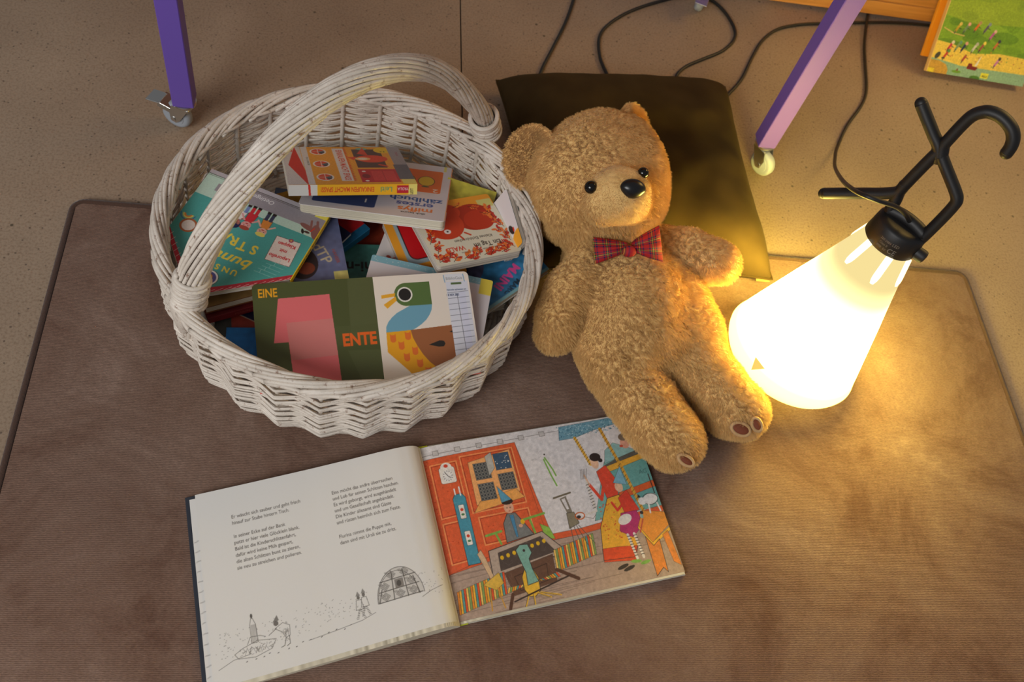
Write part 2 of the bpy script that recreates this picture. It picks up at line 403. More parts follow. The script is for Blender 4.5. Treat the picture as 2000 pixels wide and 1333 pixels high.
def poly_surf(poly, w, h, z):
    p = np.array(poly, float)
    def f(X, Y):
        X = X*w/X.max(); Y = Y*h/Y.max(); out = np.empty(X.shape+(3,)); lo = np.empty_like(Y[0]); hi = np.empty_like(Y[0])
        for j, x in enumerate(X[0]):
            ys = []
            for (x1, y1), (x2, y2) in zip(p, np.roll(p, -1, 0)):
                if (x1-x)*(x2-x) <= 0 and x1 != x2: ys.append(y1+(y2-y1)*(x-x1)/(x2-x1))
            lo[j], hi[j] = (min(ys), max(ys)) if ys else (0, h)
        Yc = np.clip(Y, lo[None], hi[None]); return np.stack([X, Yc, np.full_like(X, z)], -1)/1000.
    return f
# ---------------------------------------------------------------- the setting
mb = MB(); mb.box((-4, -3, -.05), (.178, 5, 0)); mb.box((.1806, -3, -.05), (5, 5, 0))
mb.box((.178, -3, -.05), (.1806, 5, -.004), mi=1)
fl = mb.build('floor', [M_FLOOR, mat('joint_filler', rgb(38, 30, 24), .9)], smooth=False); tag(fl, kind='structure')
# rug
def rug():
    x0, x1, y0, y1 = -.43, 1.108, -.75, .93
    root = empty('rug', (0, 0, 0)); tag(root, 'brown velour rug with a darker bound edge, lying under the basket, bear and open book', 'rug')
    nx, ny = 300, 330; xs = np.linspace(x0+.006, x1-.006, nx); ys = np.linspace(y0+.006, y1-.006, ny)
    Xg, Yg = np.meshgrid(xs, ys); Z = np.full_like(Xg, .0085)
    for i in range(ny):
        for j in range(nx):
            Z[i, j] += .0012*noise.noise((Xg[i, j]*4, Yg[i, j]*4, 0))
    v = np.stack([Xg, Yg, Z], -1).reshape(-1, 3)
    f = [(i*nx+j, i*nx+j+1, (i+1)*nx+j+1, (i+1)*nx+j) for i in range(ny-1) for j in range(nx-1)]
    m = MB(); m.add(v, f); m.build('pile', M_RUG, root)
    m = MB(); m.box((x0+.004, y0+.004, .0002), (x1-.004, y1-.004, .006)); m.build('backing', mat('rug_backing', rgb(70, 52, 44), .95), root, smooth=False)
    e = .005; r = .02
    pts = []
    for (cx, cy, a0) in ((x1-r, y1-r, 0), (x0+r, y1-r, 90), (x0+r, y0+r, 180), (x1-r, y0+r, 270)):
        for a in np.linspace(a0, a0+90, 7):
            pts.append((cx+(r-e*.2)*math.cos(math.radians(a)), cy+(r-e*.2)*math.sin(math.radians(a)), .0058))
    pts.append(pts[0]); q = []
    for a, b in zip(pts[:-1], pts[1:]):
        n = max(1, int(np.linalg.norm(np.subtract(b, a))/.05))
        q += [np.array(a)+(np.array(b)-np.array(a))*k/n for k in range(n)]
    m = MB(); m.tube(q, .0052, 8, closed=True, upv=(0, 0, 1)); me = mat('rug_binding', rgb(74, 50, 38), .95, Sheen_Weight=.3)
    lk(me, bump(me, tex(me, coords(me), 300, 3).outputs['Fac'], .5, .002), bsdf(me).inputs['Normal'])
    m.build('bound_edge', me, root)
rug()
# ---------------------------------------------------------------- basket
BC = np.array([-.001, .797, 0.]); RIMZ = .178; NST = 28
def RW(z): return float(np.interp(z, [0, .012, .03, .06, .10, .14, .18], [.232, .243, .252, .259, .260, .257, .253]))
def basket():
    root = empty('wicker_basket', (BC[0], BC[1], .009)); tag(root, 'round whitewashed wicker basket with a twisted arched handle, full of books', 'basket')
    O = np.array([0, 0, -.009])
    m = MB(); n = 28*18; th = np.arange(n)*2*np.pi/n; N = 41
    for i in range(N):
        z = .0125+i*(.164-.0125)/(N-1); ph = (i//2)*np.pi
        jr = rng.normal(0, .0006); sw = np.sin(14*th+ph); R = RW(z)-.001+.0062*(1-np.abs(np.cos(14*th)))+.0031*sw+jr
        k = .0006*np.sin(28*th+1.1)+.0007*np.sin(5*th+i*1.7)
        # rods bunch against each other where they pass outside
        p = np.stack([R*np.cos(th), R*np.sin(th), z+k-.0006*np.sin(14*th+ph)], -1)+O
        rr = .0020+.0004*np.sin(th*9+i*2.3)+rng.normal(0, .00015)
        m.tube(p, rr, 7, closed=True, upv=(0, 0, 1), sq=.85)
    m.build('woven_wall', M_WICK, root)
    m = MB()
    for k in range(NST):
        a = (k+.5)*2*np.pi/NST; zs = np.linspace(.008, .170, 8)
        m.tube([(RW(z)*math.cos(a), RW(z)*math.sin(a), z-.009) for z in zs], .0034, 8)
    m.build('stakes', M_WICK, root)
    # base: disc of woven rounds
    m = MB()
    for i, r in enumerate(np.arange(.012, .245, .0072)):
        nn = max(16, int(r*900)); t = np.arange(nn)*2*np.pi/nn
        m.tube(np.stack([r*np.cos(t), r*np.sin(t), .0045+.001*np.sin(18*t+i*np.pi)-.0], -1), .0042, 6, closed=True, upv=(0, 0, 1))
    m.build('woven_base', M_WICK, root)
    # braided border
    m = MB(); da = 2*np.pi/NST
    for k in range(NST):
        for dup in range(2):
            a0 = (k+dup*.33)*da+rng.normal(0, .012); t = np.linspace(0, 1, 26); a = a0+t*da*3.1
            rad = .2575+.0095*np.cos(np.pi*t)+dup*.001; zz = .166+.016*np.sin(np.pi*np.clip(t*1.06, 0, 1))**.6-.003*t+rng.normal(0, .001)
            m.tube(np.stack([rad*np.cos(a), rad*np.sin(a), zz-.009], -1), .0031+rng.normal(0, .0003), 7)
    for dz, dr in ((.163, .266), (.166, .249)):
        t = np.arange(400)*2*np.pi/400
        m.tube(np.stack([(dr+.0015*np.sin(28*t))*np.cos(t), (dr+.0015*np.sin(28*t))*np.sin(t), dz-.009+.0015*np.cos(28*t)], -1), .0036, 7, closed=True, upv=(0, 0, 1))
    m.build('braided_rim', M_WICK, root)
    # handle
    A = np.array([-.204, .653]); d = np.array([.397, .3445]); L = np.linalg.norm(d); d /= L
    hp = [(-.004, .10), (-.002, .16), (.006, .20), (.022, .243), (.052, .293), (.099, .346), (.158, .390), (.223, .416), (.292, .415), (.36, .388), (.42, .338), (.484, .256), (.518, .198), (.526, .16), (.528, .10)]
    cp = spline([(A[0]+s*d[0]-BC[0], A[1]+s*d[1]-BC[1], z-.009) for s, z in hp], 14)
    # flare outwards under the rim so that the canes go down beside the wall
    n = len(cp); tn = np.gradient(cp, axis=0); tn /= np.linalg.norm(tn, axis=1)[:, None]
    nn = np.array([-d[1], d[0], 0.]); bb = np.cross(tn, nn); bb /= np.linalg.norm(bb, axis=1)[:, None]
    u = np.linspace(0, 1, n); m = MB()
    prof = np.interp(u, [0, .08, .2, .5, .8, .92, 1], [.0115, .013, .0165, .0150, .0125, .0105, .0100])
    arc = np.concatenate([[0], np.cumsum(np.linalg.norm(np.diff(cp, axis=0), axis=1))])
    def strands(cnt, rad, rr, off, tw):
        for k in range(cnt):
            ph = off+k*2*np.pi/cnt+tw*arc; R = prof*rad
            wob = .0006*np.sin(arc*40+k*2.1)
            m.tube(cp+(R+wob)[:, None]*(np.cos(ph)[:, None]*nn+np.sin(ph)[:, None]*bb), rr+.0003*np.sin(arc*25+k), 7)
    strands(17, 1.0, .0029, 0, 9.5); m.build('twisted_handle', M_WICK, root)
    m = MB(); strands(8, .62, .0042, .2, 9.5); m.build('handle_core', M_CANE, root)
    for end in (0, 1):
        idx = [i for i in range(n) if (.172-.009 < cp[i][2] < .222-.009) and ((u[i] < .5) == (end == 0))]
        a, b = cp[idx[0]], cp[idx[-1]]; nt = 9; tt = np.linspace(0, 1, nt*22)
        ctr = a+(b-a)*tt[:, None]; ph = tt*nt*2*np.pi
        ax = (b-a)/np.linalg.norm(b-a); e1 = nn; e2 = np.cross(ax, e1)
        rd = .0205+.0013*np.sin(tt*17)
        m = MB(); m.tube(ctr+(rd*np.cos(ph))[:, None]*e1*1.0+(rd*np.sin(ph))[:, None]*e2*.98, .0031, 7)
        rd = .0198; ph2 = ph+1.3
        m.tube(ctr+.0015*np.sin(ph)[:, None]*ax+(rd*np.cos(ph2))[:, None]*e1+(rd*np.sin(ph2))[:, None]*e2, .0028, 7)
        m.build('cane_binding', M_WICK, root)
        # canes fanning down outside the wall
        ang = math.atan2(cp[idx[0]][1], cp[idx[0]][0]); m = MB()
        for k in range(9):
            o = (k-4)
            pts = []
            for t in np.linspace(0, 1, 9):
                z = .178-t*.075*(1-.07*abs(o)); r = RW(z)+.0125-.010*t**3; aa = ang+o*(.0155-.006*t)
                pts.append((r*math.cos(aa), r*math.sin(aa), z-.009))
            m.tube(pts, .0031, 7)
        m.build('handle_tail', M_WICK, root)
    return root
basket()
# ---------------------------------------------------------------- pillow
def pillow():
    root = empty('pillow', (.49, 1.09, .0)); tag(root, 'square dark olive-brown velvet pillow under the teddy bear\'s head', 'pillow')
    c = np.array([[.240, 1.272], [.698, 1.325], [.706, .866], [.285, .850]])
    n = 90; U, V = np.meshgrid(np.linspace(-1, 1, n), np.linspace(-1, 1, n))
    def shape(U, V):
        pin = .06; Uu = U*(1-pin*(1-V**2)); Vv = V*(1-pin*(1-U**2))
        a = (Uu+1)/2; b = (Vv+1)/2
        xy = (1-a)[..., None]*(1-b)[..., None]*c[3]+a[..., None]*(1-b)[..., None]*c[2]+a[..., None]*b[..., None]*c[1]+(1-a)[..., None]*b[..., None]*c[0]
        return xy
    xy = shape(U, V); k = np.clip((1-np.abs(U)**5.0)*(1-np.abs(V)**5.0), 0, 1)**.55
    T = .088*k
    wr = np.zeros_like(T)
    for i in range(n):
        for j in range(n):
            wr[i, j] = noise.noise((xy[i, j, 0]*9, xy[i, j, 1]*9, 3.1))*.009+noise.noise((xy[i, j, 0]*22, xy[i, j, 1]*22, 1.1))*.0035
    # head pressed hollow
    hol = .012*np.exp(-(((xy[..., 0]-.36)/.09)**2+((xy[..., 1]-.96)/.10)**2))
    seam = .028
    top = seam+T+wr*k-hol; bot = np.maximum(.0125, seam-T*.6)
    v = np.concatenate([np.dstack([xy, top]).reshape(-1, 3), np.dstack([xy, bot]).reshape(-1, 3)])-np.array([.49, 1.09, 0])
    f = []; q = n*n
    for i in range(n-1):
        for j in range(n-1):
            a = i*n+j; f.append((a, a+1, a+n+1, a+n)); f.append((q+a, q+a+n, q+a+n+1, q+a+1))
    m = MB(); m.add(v, f); m.build('pillow_cover', M_PILLOW, root)
    e = np.concatenate([np.dstack([xy, seam+0*T])[0, :], np.dstack([xy, seam+0*T])[1:, -1], np.dstack([xy, seam+0*T])[-1, -2::-1], np.dstack([xy, seam+0*T])[-2:0:-1, 0]])
    m = MB(); m.tube(e-np.array([.49, 1.09, 0]), .0022, 6, closed=True, upv=(0, 0, 1)); m.build('seam', M_PILLOW, root)
    # woven tag at the front right corner
    x, y = c[1+1]-np.array([.49, 1.09]); m = MB(); m.box((x-.028, y-.003, .024), (x-.004, y+.014, .0256)); m.build('care_tag', mat('tag_cloth', rgb(150, 130, 80), .8), root, smooth=False)
pillow()
# ---------------------------------------------------------------- table on casters
def table():
    Lp = P(358, 210, .064); Rp = P(1497, 289, .064)
    x0, x1 = Lp[0], Rp[0]; yf = (Lp[1]+Rp[1])/2+.0155; y0_, y1_ = Lp[1]+.0155, Rp[1]+.0155; yb = yf+.475
    root = empty('rolling_table', ((x0+x1)/2, (yf+yb)/2, 0)); tag(root, 'violet-painted table standing on four lockable casters behind the basket and lamp', 'table')
    o = np.array([(x0+x1)/2, (yf+yb)/2, 0])
    m = MB(); m.box((x0-.30-o[0], yf-.12-o[1], .722), (x1+.12-o[0], yb+.22-o[1], .748), bev=.002); m.build('tabletop', M_WOOD, root, smooth=False)  # top is out of view; overhang enlarged left and back to shade the floor
    for (x, y, ang, brake) in ((x0, y0_, 157, 1), (x1, y1_, 305, 0), (x0, yb, 200, 0), (x1-.035, yb-.0, 250, 1)):
        lx, ly = x-o[0], y-o[1]; h = .0165
        m = MB(); m.box((lx-h, ly-h, .064), (lx+h, ly+h, .722), bev=.0012); m.build('leg', M_VIOLET, root, smooth=False)
        # caster: plate, swivel head, fork, wheel trailing to one side
        cr = empty('caster'); cr.location = (lx, ly, 0); cr.parent = root
        A = Matrix.Rotation(math.radians(ang), 4, 'Z')
        m = MB(); m.lathe([(.0, .064), (.017, .0638), (.0185, .063), (.0175, .058), (.014, .0565), (0, .056)], sides=32, capb=False, capt=False)
        m.build('swivel_plate', M_STEEL, cr, ang=40)
        m = MB(); wr = .0250; wx = .018
        m.box((-.012, -.0125, .050), (.017, .0125, .0565), M=A, bev=.001)
        for s in (-1, 1):
            poly = [(-.011, .055), (.017, .055), (.024, .040), (.0225, .020), (.014, .0175), (.007, .024)]
            v = [(px, s*.0125-.0008, pz) for px, pz in poly]+[(px, s*.0125+.0008, pz) for px, pz in poly]
            nn = len(poly); f = [tuple(range(nn)), tuple(range(nn, 2*nn))[::-1]]+[(k, (k+1) % nn, nn+(k+1) % nn, nn+k) for k in range(nn)]
            Mn = np.array(A)[:3, :3]; m.add(np.array(v)@Mn.T, f)
        m.build('fork', M_STEEL, cr, smooth=False)
        m = MB(); MW = A@Matrix.Rotation(math.radians(90), 4, 'X'); cw = A@Vector((wx, 0, wr))
        m.lathe([(.004, -.0095), (.015, -.0095), (.0155, -.0085), (.0195, -.009), (.0225, -.0075), (wr, -.004), (wr, .004), (.0225, .0075), (.0195, .009), (.0155, .0085), (.015, .0095), (.004, .0095)], c=cw, sides=40, M=MW)
        m.build('wheel', M_WHEEL, cr, ang=50)
        m = MB(); m.lathe([(0, -.0148), (.004, -.0148), (.0045, -.0138), (.0045, .0138), (.004, .0148), (0, .0148)], c=cw, sides=16, M=MW, capb=False, capt=False)
        m.build('axle_bolt', M_STEEL, cr, ang=40)
        if brake:
            m = MB(); B = A@Matrix.Translation((.040, 0, .048))@Matrix.Rotation(math.radians(-10), 4, 'Y')
            m.box((-.030, -.013, -.0012), (.0, .013, .0012), M=B, bev=.0004)
            B2 = A@Matrix.Translation((.040, 0, .0475))@Matrix.Rotation(math.radians(8), 4, 'Y')
            m.box((0, -.013, -.0012), (.026, .013, .0012), M=B2, bev=.0004)
            for s in (-1, 1): m.box((-.028, s*.013-.0009, -.010), (.004, s*.0115+.0009, .001), M=B)
            m.build('brake_pedal', M_STEEL, cr, smooth=False)
table()
# ---------------------------------------------------------------- lamp
def lamp():
    b = P(1520, 714, 0.); t = P(1737, 471, .292)
    ax = (t-b)/np.linalg.norm(t-b); tilt = Vector((0, 0, 1)).rotation_difference(Vector(ax)).to_matrix().to_4x4()
    root = empty('portable_lamp', mat=Matrix.Translation((b[0], b[1], .0095))@tilt)
    tag(root, 'glowing white cone lamp with a black hooked handle, standing on the rug beside the bear', 'lamp')
    rb, rt, zt = .1120, .0370, .290
    prof = [(0, .0)]+[(rb-.044+.044*math.sin(a), .044-.044*math.cos(a)) for a in np.linspace(0, 1.36, 14)]+[(rt+(rb-.0009-rt)*(1-k), .032+(zt-.032)*k) for k in np.linspace(.06, 1, 20)]
    m = MB(); m.lathe(prof, sides=96, capb=False)
    em = bpy.data.materials.new('glowing_opal_diffuser'); em.use_nodes = True; nt = em.node_tree; nt.nodes.remove(nt.nodes['Principled BSDF'])
    e = nd(em, 'ShaderNodeEmission'); e.inputs['Color'].default_value = LAMP+(1,)   # warm white, paler where only stray light reaches the opal plastic
    tc = nd(em, 'ShaderNodeTexCoord'); sp = nd(em, 'ShaderNodeSeparateXYZ'); lk(em, tc.outputs['Object'], sp.inputs[0])
    # the bulb sits low in the shade: the glow thins out towards the cap
    mv = nd(em, 'ShaderNodeMath', operation='MULTIPLY'); mv.inputs[1].default_value = 1/.3; lk(em, sp.outputs[2], mv.inputs[0])
    # the bulb sits in the lower middle of the shade: the glow thins out towards the cap and the foot
    fl = ramp(em, mv.outputs[0], [(0., (.05,)*3), (.15, (.09,)*3), (.30, (.9,)*3), (.52, (1.,)*3), (.59, (.14,)*3), (.65, (.05,)*3), (.72, (.022,)*3), (.81, (.0128,)*3)], 'EASE')
    lk(em, ramp(em, mv.outputs[0], [(.5, LAMP), (.7, (1., .80, .34))]), e.inputs['Color'])
    ms = nd(em, 'ShaderNodeMath', operation='MULTIPLY'); ms.inputs[1].default_value = 74.; lk(em, fl, ms.inputs[0]); lk(em, ms.outputs[0], e.inputs['Strength'])
    lk(em, e.outputs[0], nt.nodes['Material Output'].inputs[0])
    m.build('diffuser', em, root)
    es = bpy.data.materials.new('bright_slot'); es.use_nodes = True; bsdf(es).inputs['Base Color'].default_value = (1, .9, .7, 1)
    bsdf(es).inputs['Emission Color'].default_value = (1, .8, .45, 1); bsdf(es).inputs['Emission Strength'].default_value = 2.0
    def onw(phi, z, off=0.0):
        k = (z-.032)/(zt-.032); r = rt+(rb-.0009-rt)*(1-k)+off; return (r*math.cos(phi), r*math.sin(phi), z)
    for phi0 in (-165, -110, -58, 20, 110):
        ph = math.radians(phi0); m = MB()
        m.tube([onw(ph, z, -.0012) for z in np.linspace(.246, .289, 8)], [.003, .005, .0056, .0056, .0056, .0056, .0056, .0056], 10, sq=1)
        m.build('vent_slot', es, root)
    # small orange triangle mark on the shade
    iv0 = np.array(root.matrix_world.inverted()); c0 = (iv0@np.append(CAM, 1))[:3]
    def hit(px, py):   # where the line of sight meets the shade
        q = (iv0@np.append(P(px, py, 0), 1))[:3]; dr = q-c0
        for t in np.linspace(.5, 1.1, 3000):
            x = c0+dr*t
            if x[2] < zt and math.hypot(x[0], x[1]) < rt+(rb-.0009-rt)*(1-(x[2]-.032)/(zt-.032))+.0015: return x
    m = MB(); m.add([hit(1476, 697), hit(1467, 723), hit(1494, 721)], [(0, 1, 2)])
    tri = mat('orange_mark', rgb(200, 120, 50), .6); bsdf(tri).inputs['Emission Color'].default_value = rgb(250, 190, 130); bsdf(tri).inputs['Emission Strength'].default_value = .55
    m.build('triangle_mark', tri, root, smooth=False)
    # cap
    m = MB(); m.lathe([(0, zt-.001), (rt+.0005, zt-.001), (rt+.0022, zt+.001), (rt+.0005, zt+.030), (rt-.002, zt+.034), (rt-.009, zt+.036), (0, zt+.037)], sides=64, capb=False, capt=False)
    cap = m.build('cap', M_BLACK, root, ang=50)
    d = np.array([math.cos(math.radians(-45)), math.sin(math.radians(-45)), 0.]); nrm = np.array([.7071, .7071, 0])
    def H(s, z, n=0.): return d*s+nrm*n+np.array([0, 0, z])
    m = MB()   # raised bridge across the cap
    m.tube([H(s, zt+.036+.006*(1-(s/.033)**2)) for s in np.linspace(-.031, .031, 12)], .0095, 12, sq=1)
    r = .0078; iv = np.array(root.matrix_world.inverted()); co = (iv@np.append(CAM, 1))[:3]
    def U(px, py):   # point of the flat handle seen at this place in the photograph
        q = (iv@np.append(P(px, py, 0), 1))[:3]; dr = q-co; return co+dr*(-(co@nrm)/(dr@nrm))
    def bar(pts, rr=r, n=8): m.tube(spline(pts, n), rr*1.22, 14, sq=.86, upv=-nrm)
    X = U(1836, 294); top = U(1799, 202); tip = U(1609, 378); hk = U(1966, 299)
    bar([H(-.026, zt+.03), U(1749, 392), U(1757, 374), U(1775, 354), U(1800, 328), U(1822, 306), X])
    bar([tip, U(1680, 378), U(1728, 378), U(1755, 374), U(1768, 360)])
    bar([H(.027, zt+.028), U(1800, 466), U(1835, 432), U(1862, 403), U(1869, 390), U(1866, 374), U(1851, 336), U(1841, 310), X], .0076)
    bar([U(1835, 306), U(1833, 285), U(1823, 262), U(1810, 230), top])
    bar([U(1838, 306), U(1842, 286), U(1856, 269), U(1880, 243), U(1898, 227), U(1915, 220), U(1933, 219), U(1956, 229), U(1974, 249), U(1979, 268), U(1975, 285), hk])
    m.tube(spline([U(1842, 274), U(1838, 285), U(1836, 296), U(1833, 308), U(1829, 319)], 6), [.0070, .0078, .0086, .0094, .0102, .0108]+[.0112]*13+[.0108, .0102, .0094, .0086, .0078, .0070], 14, sq=.72, upv=d)
    for q in (tip, top, hk): m.ball(q, (.0080,)*3)
    m.build('hook_handle', M_BLACK, root)
    m = MB(); kc = H(rt+.001, zt+.011); Mk = Matrix.Rotation(math.radians(-45), 4, 'Z')@Matrix.Rotation(math.radians(90), 4, 'Y')
    m.lathe([(0, -.006), (.0095, -.006), (.0098, .009), (.0088, .0125), (.005, .0140), (0, .0143)], c=kc, sides=28, M=Mk, capb=False, capt=False)
    m.build('dimmer_knob', M_BLACK, root, ang=50)
    # printed certification marks on the band of the cap
    def band_text(s, size, phi, z, flip=False):
        tv, tf = text_mesh(s, size); a = phi+tv[:, 0]/(rt+.0026); rr = rt+.0026-(tv[:, 1]+z-zt)*.055
        return np.stack([rr*np.cos(a), rr*np.sin(a), z+tv[:, 1]], -1), tf
    m = MB()
    for s, size, dphi, z in (('CE', .0105, .02, zt+.005), ('IP20  5V', .0045, -.38, zt+.005), ('Class II', .0045, -.38, zt+.011), ('220-240V', .0045, -.38, zt+.017), ('LED', .0060, .02, zt+.017)):
        v, f = band_text(s, size, math.radians(-118)+dphi, z); m.add(v, f)
    m.build('printed_marks', mat('grey_marks', rgb(120, 112, 100), .6), root, smooth=False)
    # cord from the cap down to the floor, then along it
    inv = root.matrix_world.inverted()
    pix = [(1776, 432, .345), (1768, 418, .366), (1750, 404, .41), (1712, 391, .43), (1672, 374, .41), (1645, 352, .30), (1631, 327, .13), (1631, 308, .045), (1635, 288, .008), (1655, 245, .0045), (1683, 205, .0045), (1692, 175, .0045), (1690, 130, .0045), (1688, 90, .006), (1691, 55, .0085), (1697, 15, .0045), (1706, -30, .0045), (1730, -90, .0045)]
    pts = spline([np.array(inv@Vector(P(*q))) for q in pix], 12)
    m = MB(); m.tube(pts, .0032, 8); m.build('power_cord', mat('black_cord', (.012, .011, .011, 1), .5), root)
    return root
lamp()
# ---------------------------------------------------------------- cords on the floor
M_CORD = mat('floor_cord', (.012, .011, .011, 1), .5)
def cord(px, label, r=.0034):
    p = spline([P(x, y, r+.0006 if len(q) == 0 else q[0]) for x, y, *q in px], 12)
    o = empty('cord', tuple(p[0]*np.array([1, 1, 0]))); m = MB(); m.tube(p-p[0]*np.array([1, 1, 0]), r, 8)
    C.objects.unlink(o); bpy.data.objects.remove(o)
    q = m.build('cord', M_CORD); q.location = tuple(p[0]*np.array([1, 1, 0])); tag(q, label, 'cord', 'black cords on the floor')
cord([(1130, -40), (1120, 0), (1104, 45), (1079, 95), (1061, 130), (1051, 158), (1050, 175)], 'black cord running straight from the top edge down under the pillow\'s left half')
cord([(1200, 175), (1188, 150), (1172, 112), (1171, 72), (1192, 45), (1236, 20), (1295, 1), (1345, -9), (1385, -2), (1414, 22), (1434, 55), (1433, 78), (1410, 100), (1372, 116), (1340, 130), (1322, 147), (1320, 170)], 'black cord making a wide loop behind the pillow, past the rear caster')
cord([(1405, 205), (1422, 185), (1448, 155), (1470, 110), (1490, 78), (1520, 57), (1565, 48), (1620, 46), (1690, 44), (1760, 45), (1830, 51), (1900, 60)], 'black cord running from the pillow\'s right corner to the leaning books')
# ---------------------------------------------------------------- wooden bench and leaning books
def bench():
    y = 1.634; root = empty('wooden_bench', (1.4, y, 0)); tag(root, 'honey-coloured wooden bench with a grooved front board behind the purple table leg', 'bench')
    m = MB(); x0 = .86-1.4; x1 = 2.3-1.4
    m.box((x0, 0, .010), (x1, .022, .044), bev=.0015); m.box((x0, .0008, .0452), (x1, .022, .30), bev=.0015); m.build('front_board', M_WOOD, root, smooth=False)
    m = MB(); m.box((x0, .0, .3001), (x1, .40, .325), bev=.002); m.build('seat_board', M_WOOD, root, smooth=False)
    for x in (x0+.02, x1-.05):
        m = MB(); m.box((x, .025, 0), (x+.03, .38, .30)); m.build('side_board', M_WOOD, root, smooth=False)
bench()
# ---------------------------------------------------------------- teddy bear
def surface_nets(F, org, h):
    nx, ny, nz = F.shape; S = F < 0
    cnt = np.zeros((nx-1, ny-1, nz-1), np.float32); acc = np.zeros((nx-1, ny-1, nz-1, 3), np.float32)
    cor = [(i, j, k) for i in (0, 1) for j in (0, 1) for k in (0, 1)]
    def sl(c): return (slice(c[0], nx-1+c[0]), slice(c[1], ny-1+c[1]), slice(c[2], nz-1+c[2]))
    for a in cor:
        for ax in range(3):
            if a[ax]: continue
            b = list(a); b[ax] = 1
            fa, fb = F[sl(a)], F[sl(b)]; cr = (fa < 0) != (fb < 0)
            t = np.where(cr, fa/np.where(cr, fa-fb, 1), 0).astype(np.float32)
            cnt += cr
            for q in range(3):
                acc[..., q] += np.where(cr, a[q]+(t if q == ax else 0), 0)
    act = cnt > 0; idx = -np.ones(act.shape, np.int64); n = int(act.sum()); idx[act] = np.arange(n)
    base = np.stack(np.nonzero(act), -1); V = org+h*(base+acc[act]/cnt[act][:, None])
    Fc = []
    for ax in range(3):
        o1, o2 = [q for q in range(3) if q != ax]
        s0 = [slice(1, -1)]*3; s0[ax] = slice(0, F.shape[ax]-1); s1 = list(s0); s1[ax] = slice(1, F.shape[ax])
        a, b = S[tuple(s0)], S[tuple(s1)]; cr = np.stack(np.nonzero(a != b), -1); ins = a[tuple(cr.T)]
        g = cr.copy(); g[:, o1] += 1; g[:, o2] += 1
        q = []
        for (d1, d2) in ((-1, -1), (0, -1), (0, 0), (-1, 0)):
            w_ = g.copy(); w_[:, o1] += d1; w_[:, o2] += d2; q.append(idx[tuple(w_.T)])
        q = np.stack(q, -1); flip = ins if ax != 1 else ~ins
        q[~flip] = q[~flip][:, ::-1]; Fc.append(q)
    return V, np.concatenate(Fc)
def npmesh(name, V, Q, mats, par, smooth=True):
    me = bpy.data.meshes.new(name); me.vertices.add(len(V)); me.vertices.foreach_set('co', np.asarray(V, np.float32).ravel())
    me.loops.add(Q.size); me.loops.foreach_set('vertex_index', Q.astype(np.int32).ravel())
    me.polygons.add(len(Q)); me.polygons.foreach_set('loop_start', np.arange(len(Q), dtype=np.int32)*Q.shape[1])
    me.update(calc_edges=True); me.validate()
    for x in (mats if isinstance(mats, (list, tuple)) else [mats]): me.materials.append(x)
    if smooth: me.polygons.foreach_set('use_smooth', [True]*len(me.polygons))
    o = bpy.data.objects.new(name, me); C.objects.link(o); o.parent = par; return o
def smin(a, b, k):
    h = np.clip(.5+.5*(b-a)/k, 0, 1); return b*(1-h)+a*h-k*h*(1-h)
def fur(o, count, length, seed=1, align=(0, 0, 0), child=0, vg=None, rad=.00034):
    md = o.modifiers.new('plush', 'PARTICLE_SYSTEM'); ps = o.particle_systems[-1]; s = ps.settings; ps.seed = seed
    s.type = 'HAIR'; s.count = count; s.hair_length = length; s.use_advanced_hair = True
    s.hair_step = 3; s.render_step = 2; s.display_step = 2
    q = length/4; s.normal_factor = q; s.object_align_factor = tuple(q*x for x in align); s.factor_random = q*.36; s.tangent_factor = 0
    s.root_radius = 1.0; s.tip_radius = .3; s.radius_scale = rad; s.use_hair_bspline = False; s.brownian_factor = 0
    if child:
        s.child_type = 'INTERPOLATED'; s.rendered_child_count = child; s.child_percent = 1; s.clump_factor = .25; s.clump_shape = .1
        s.roughness_1 = length*.12; s.roughness_1_size = .02; s.roughness_endpoint = length*.12
        s.child_length = 1.0
    if vg: ps.vertex_group_length = vg
    return s
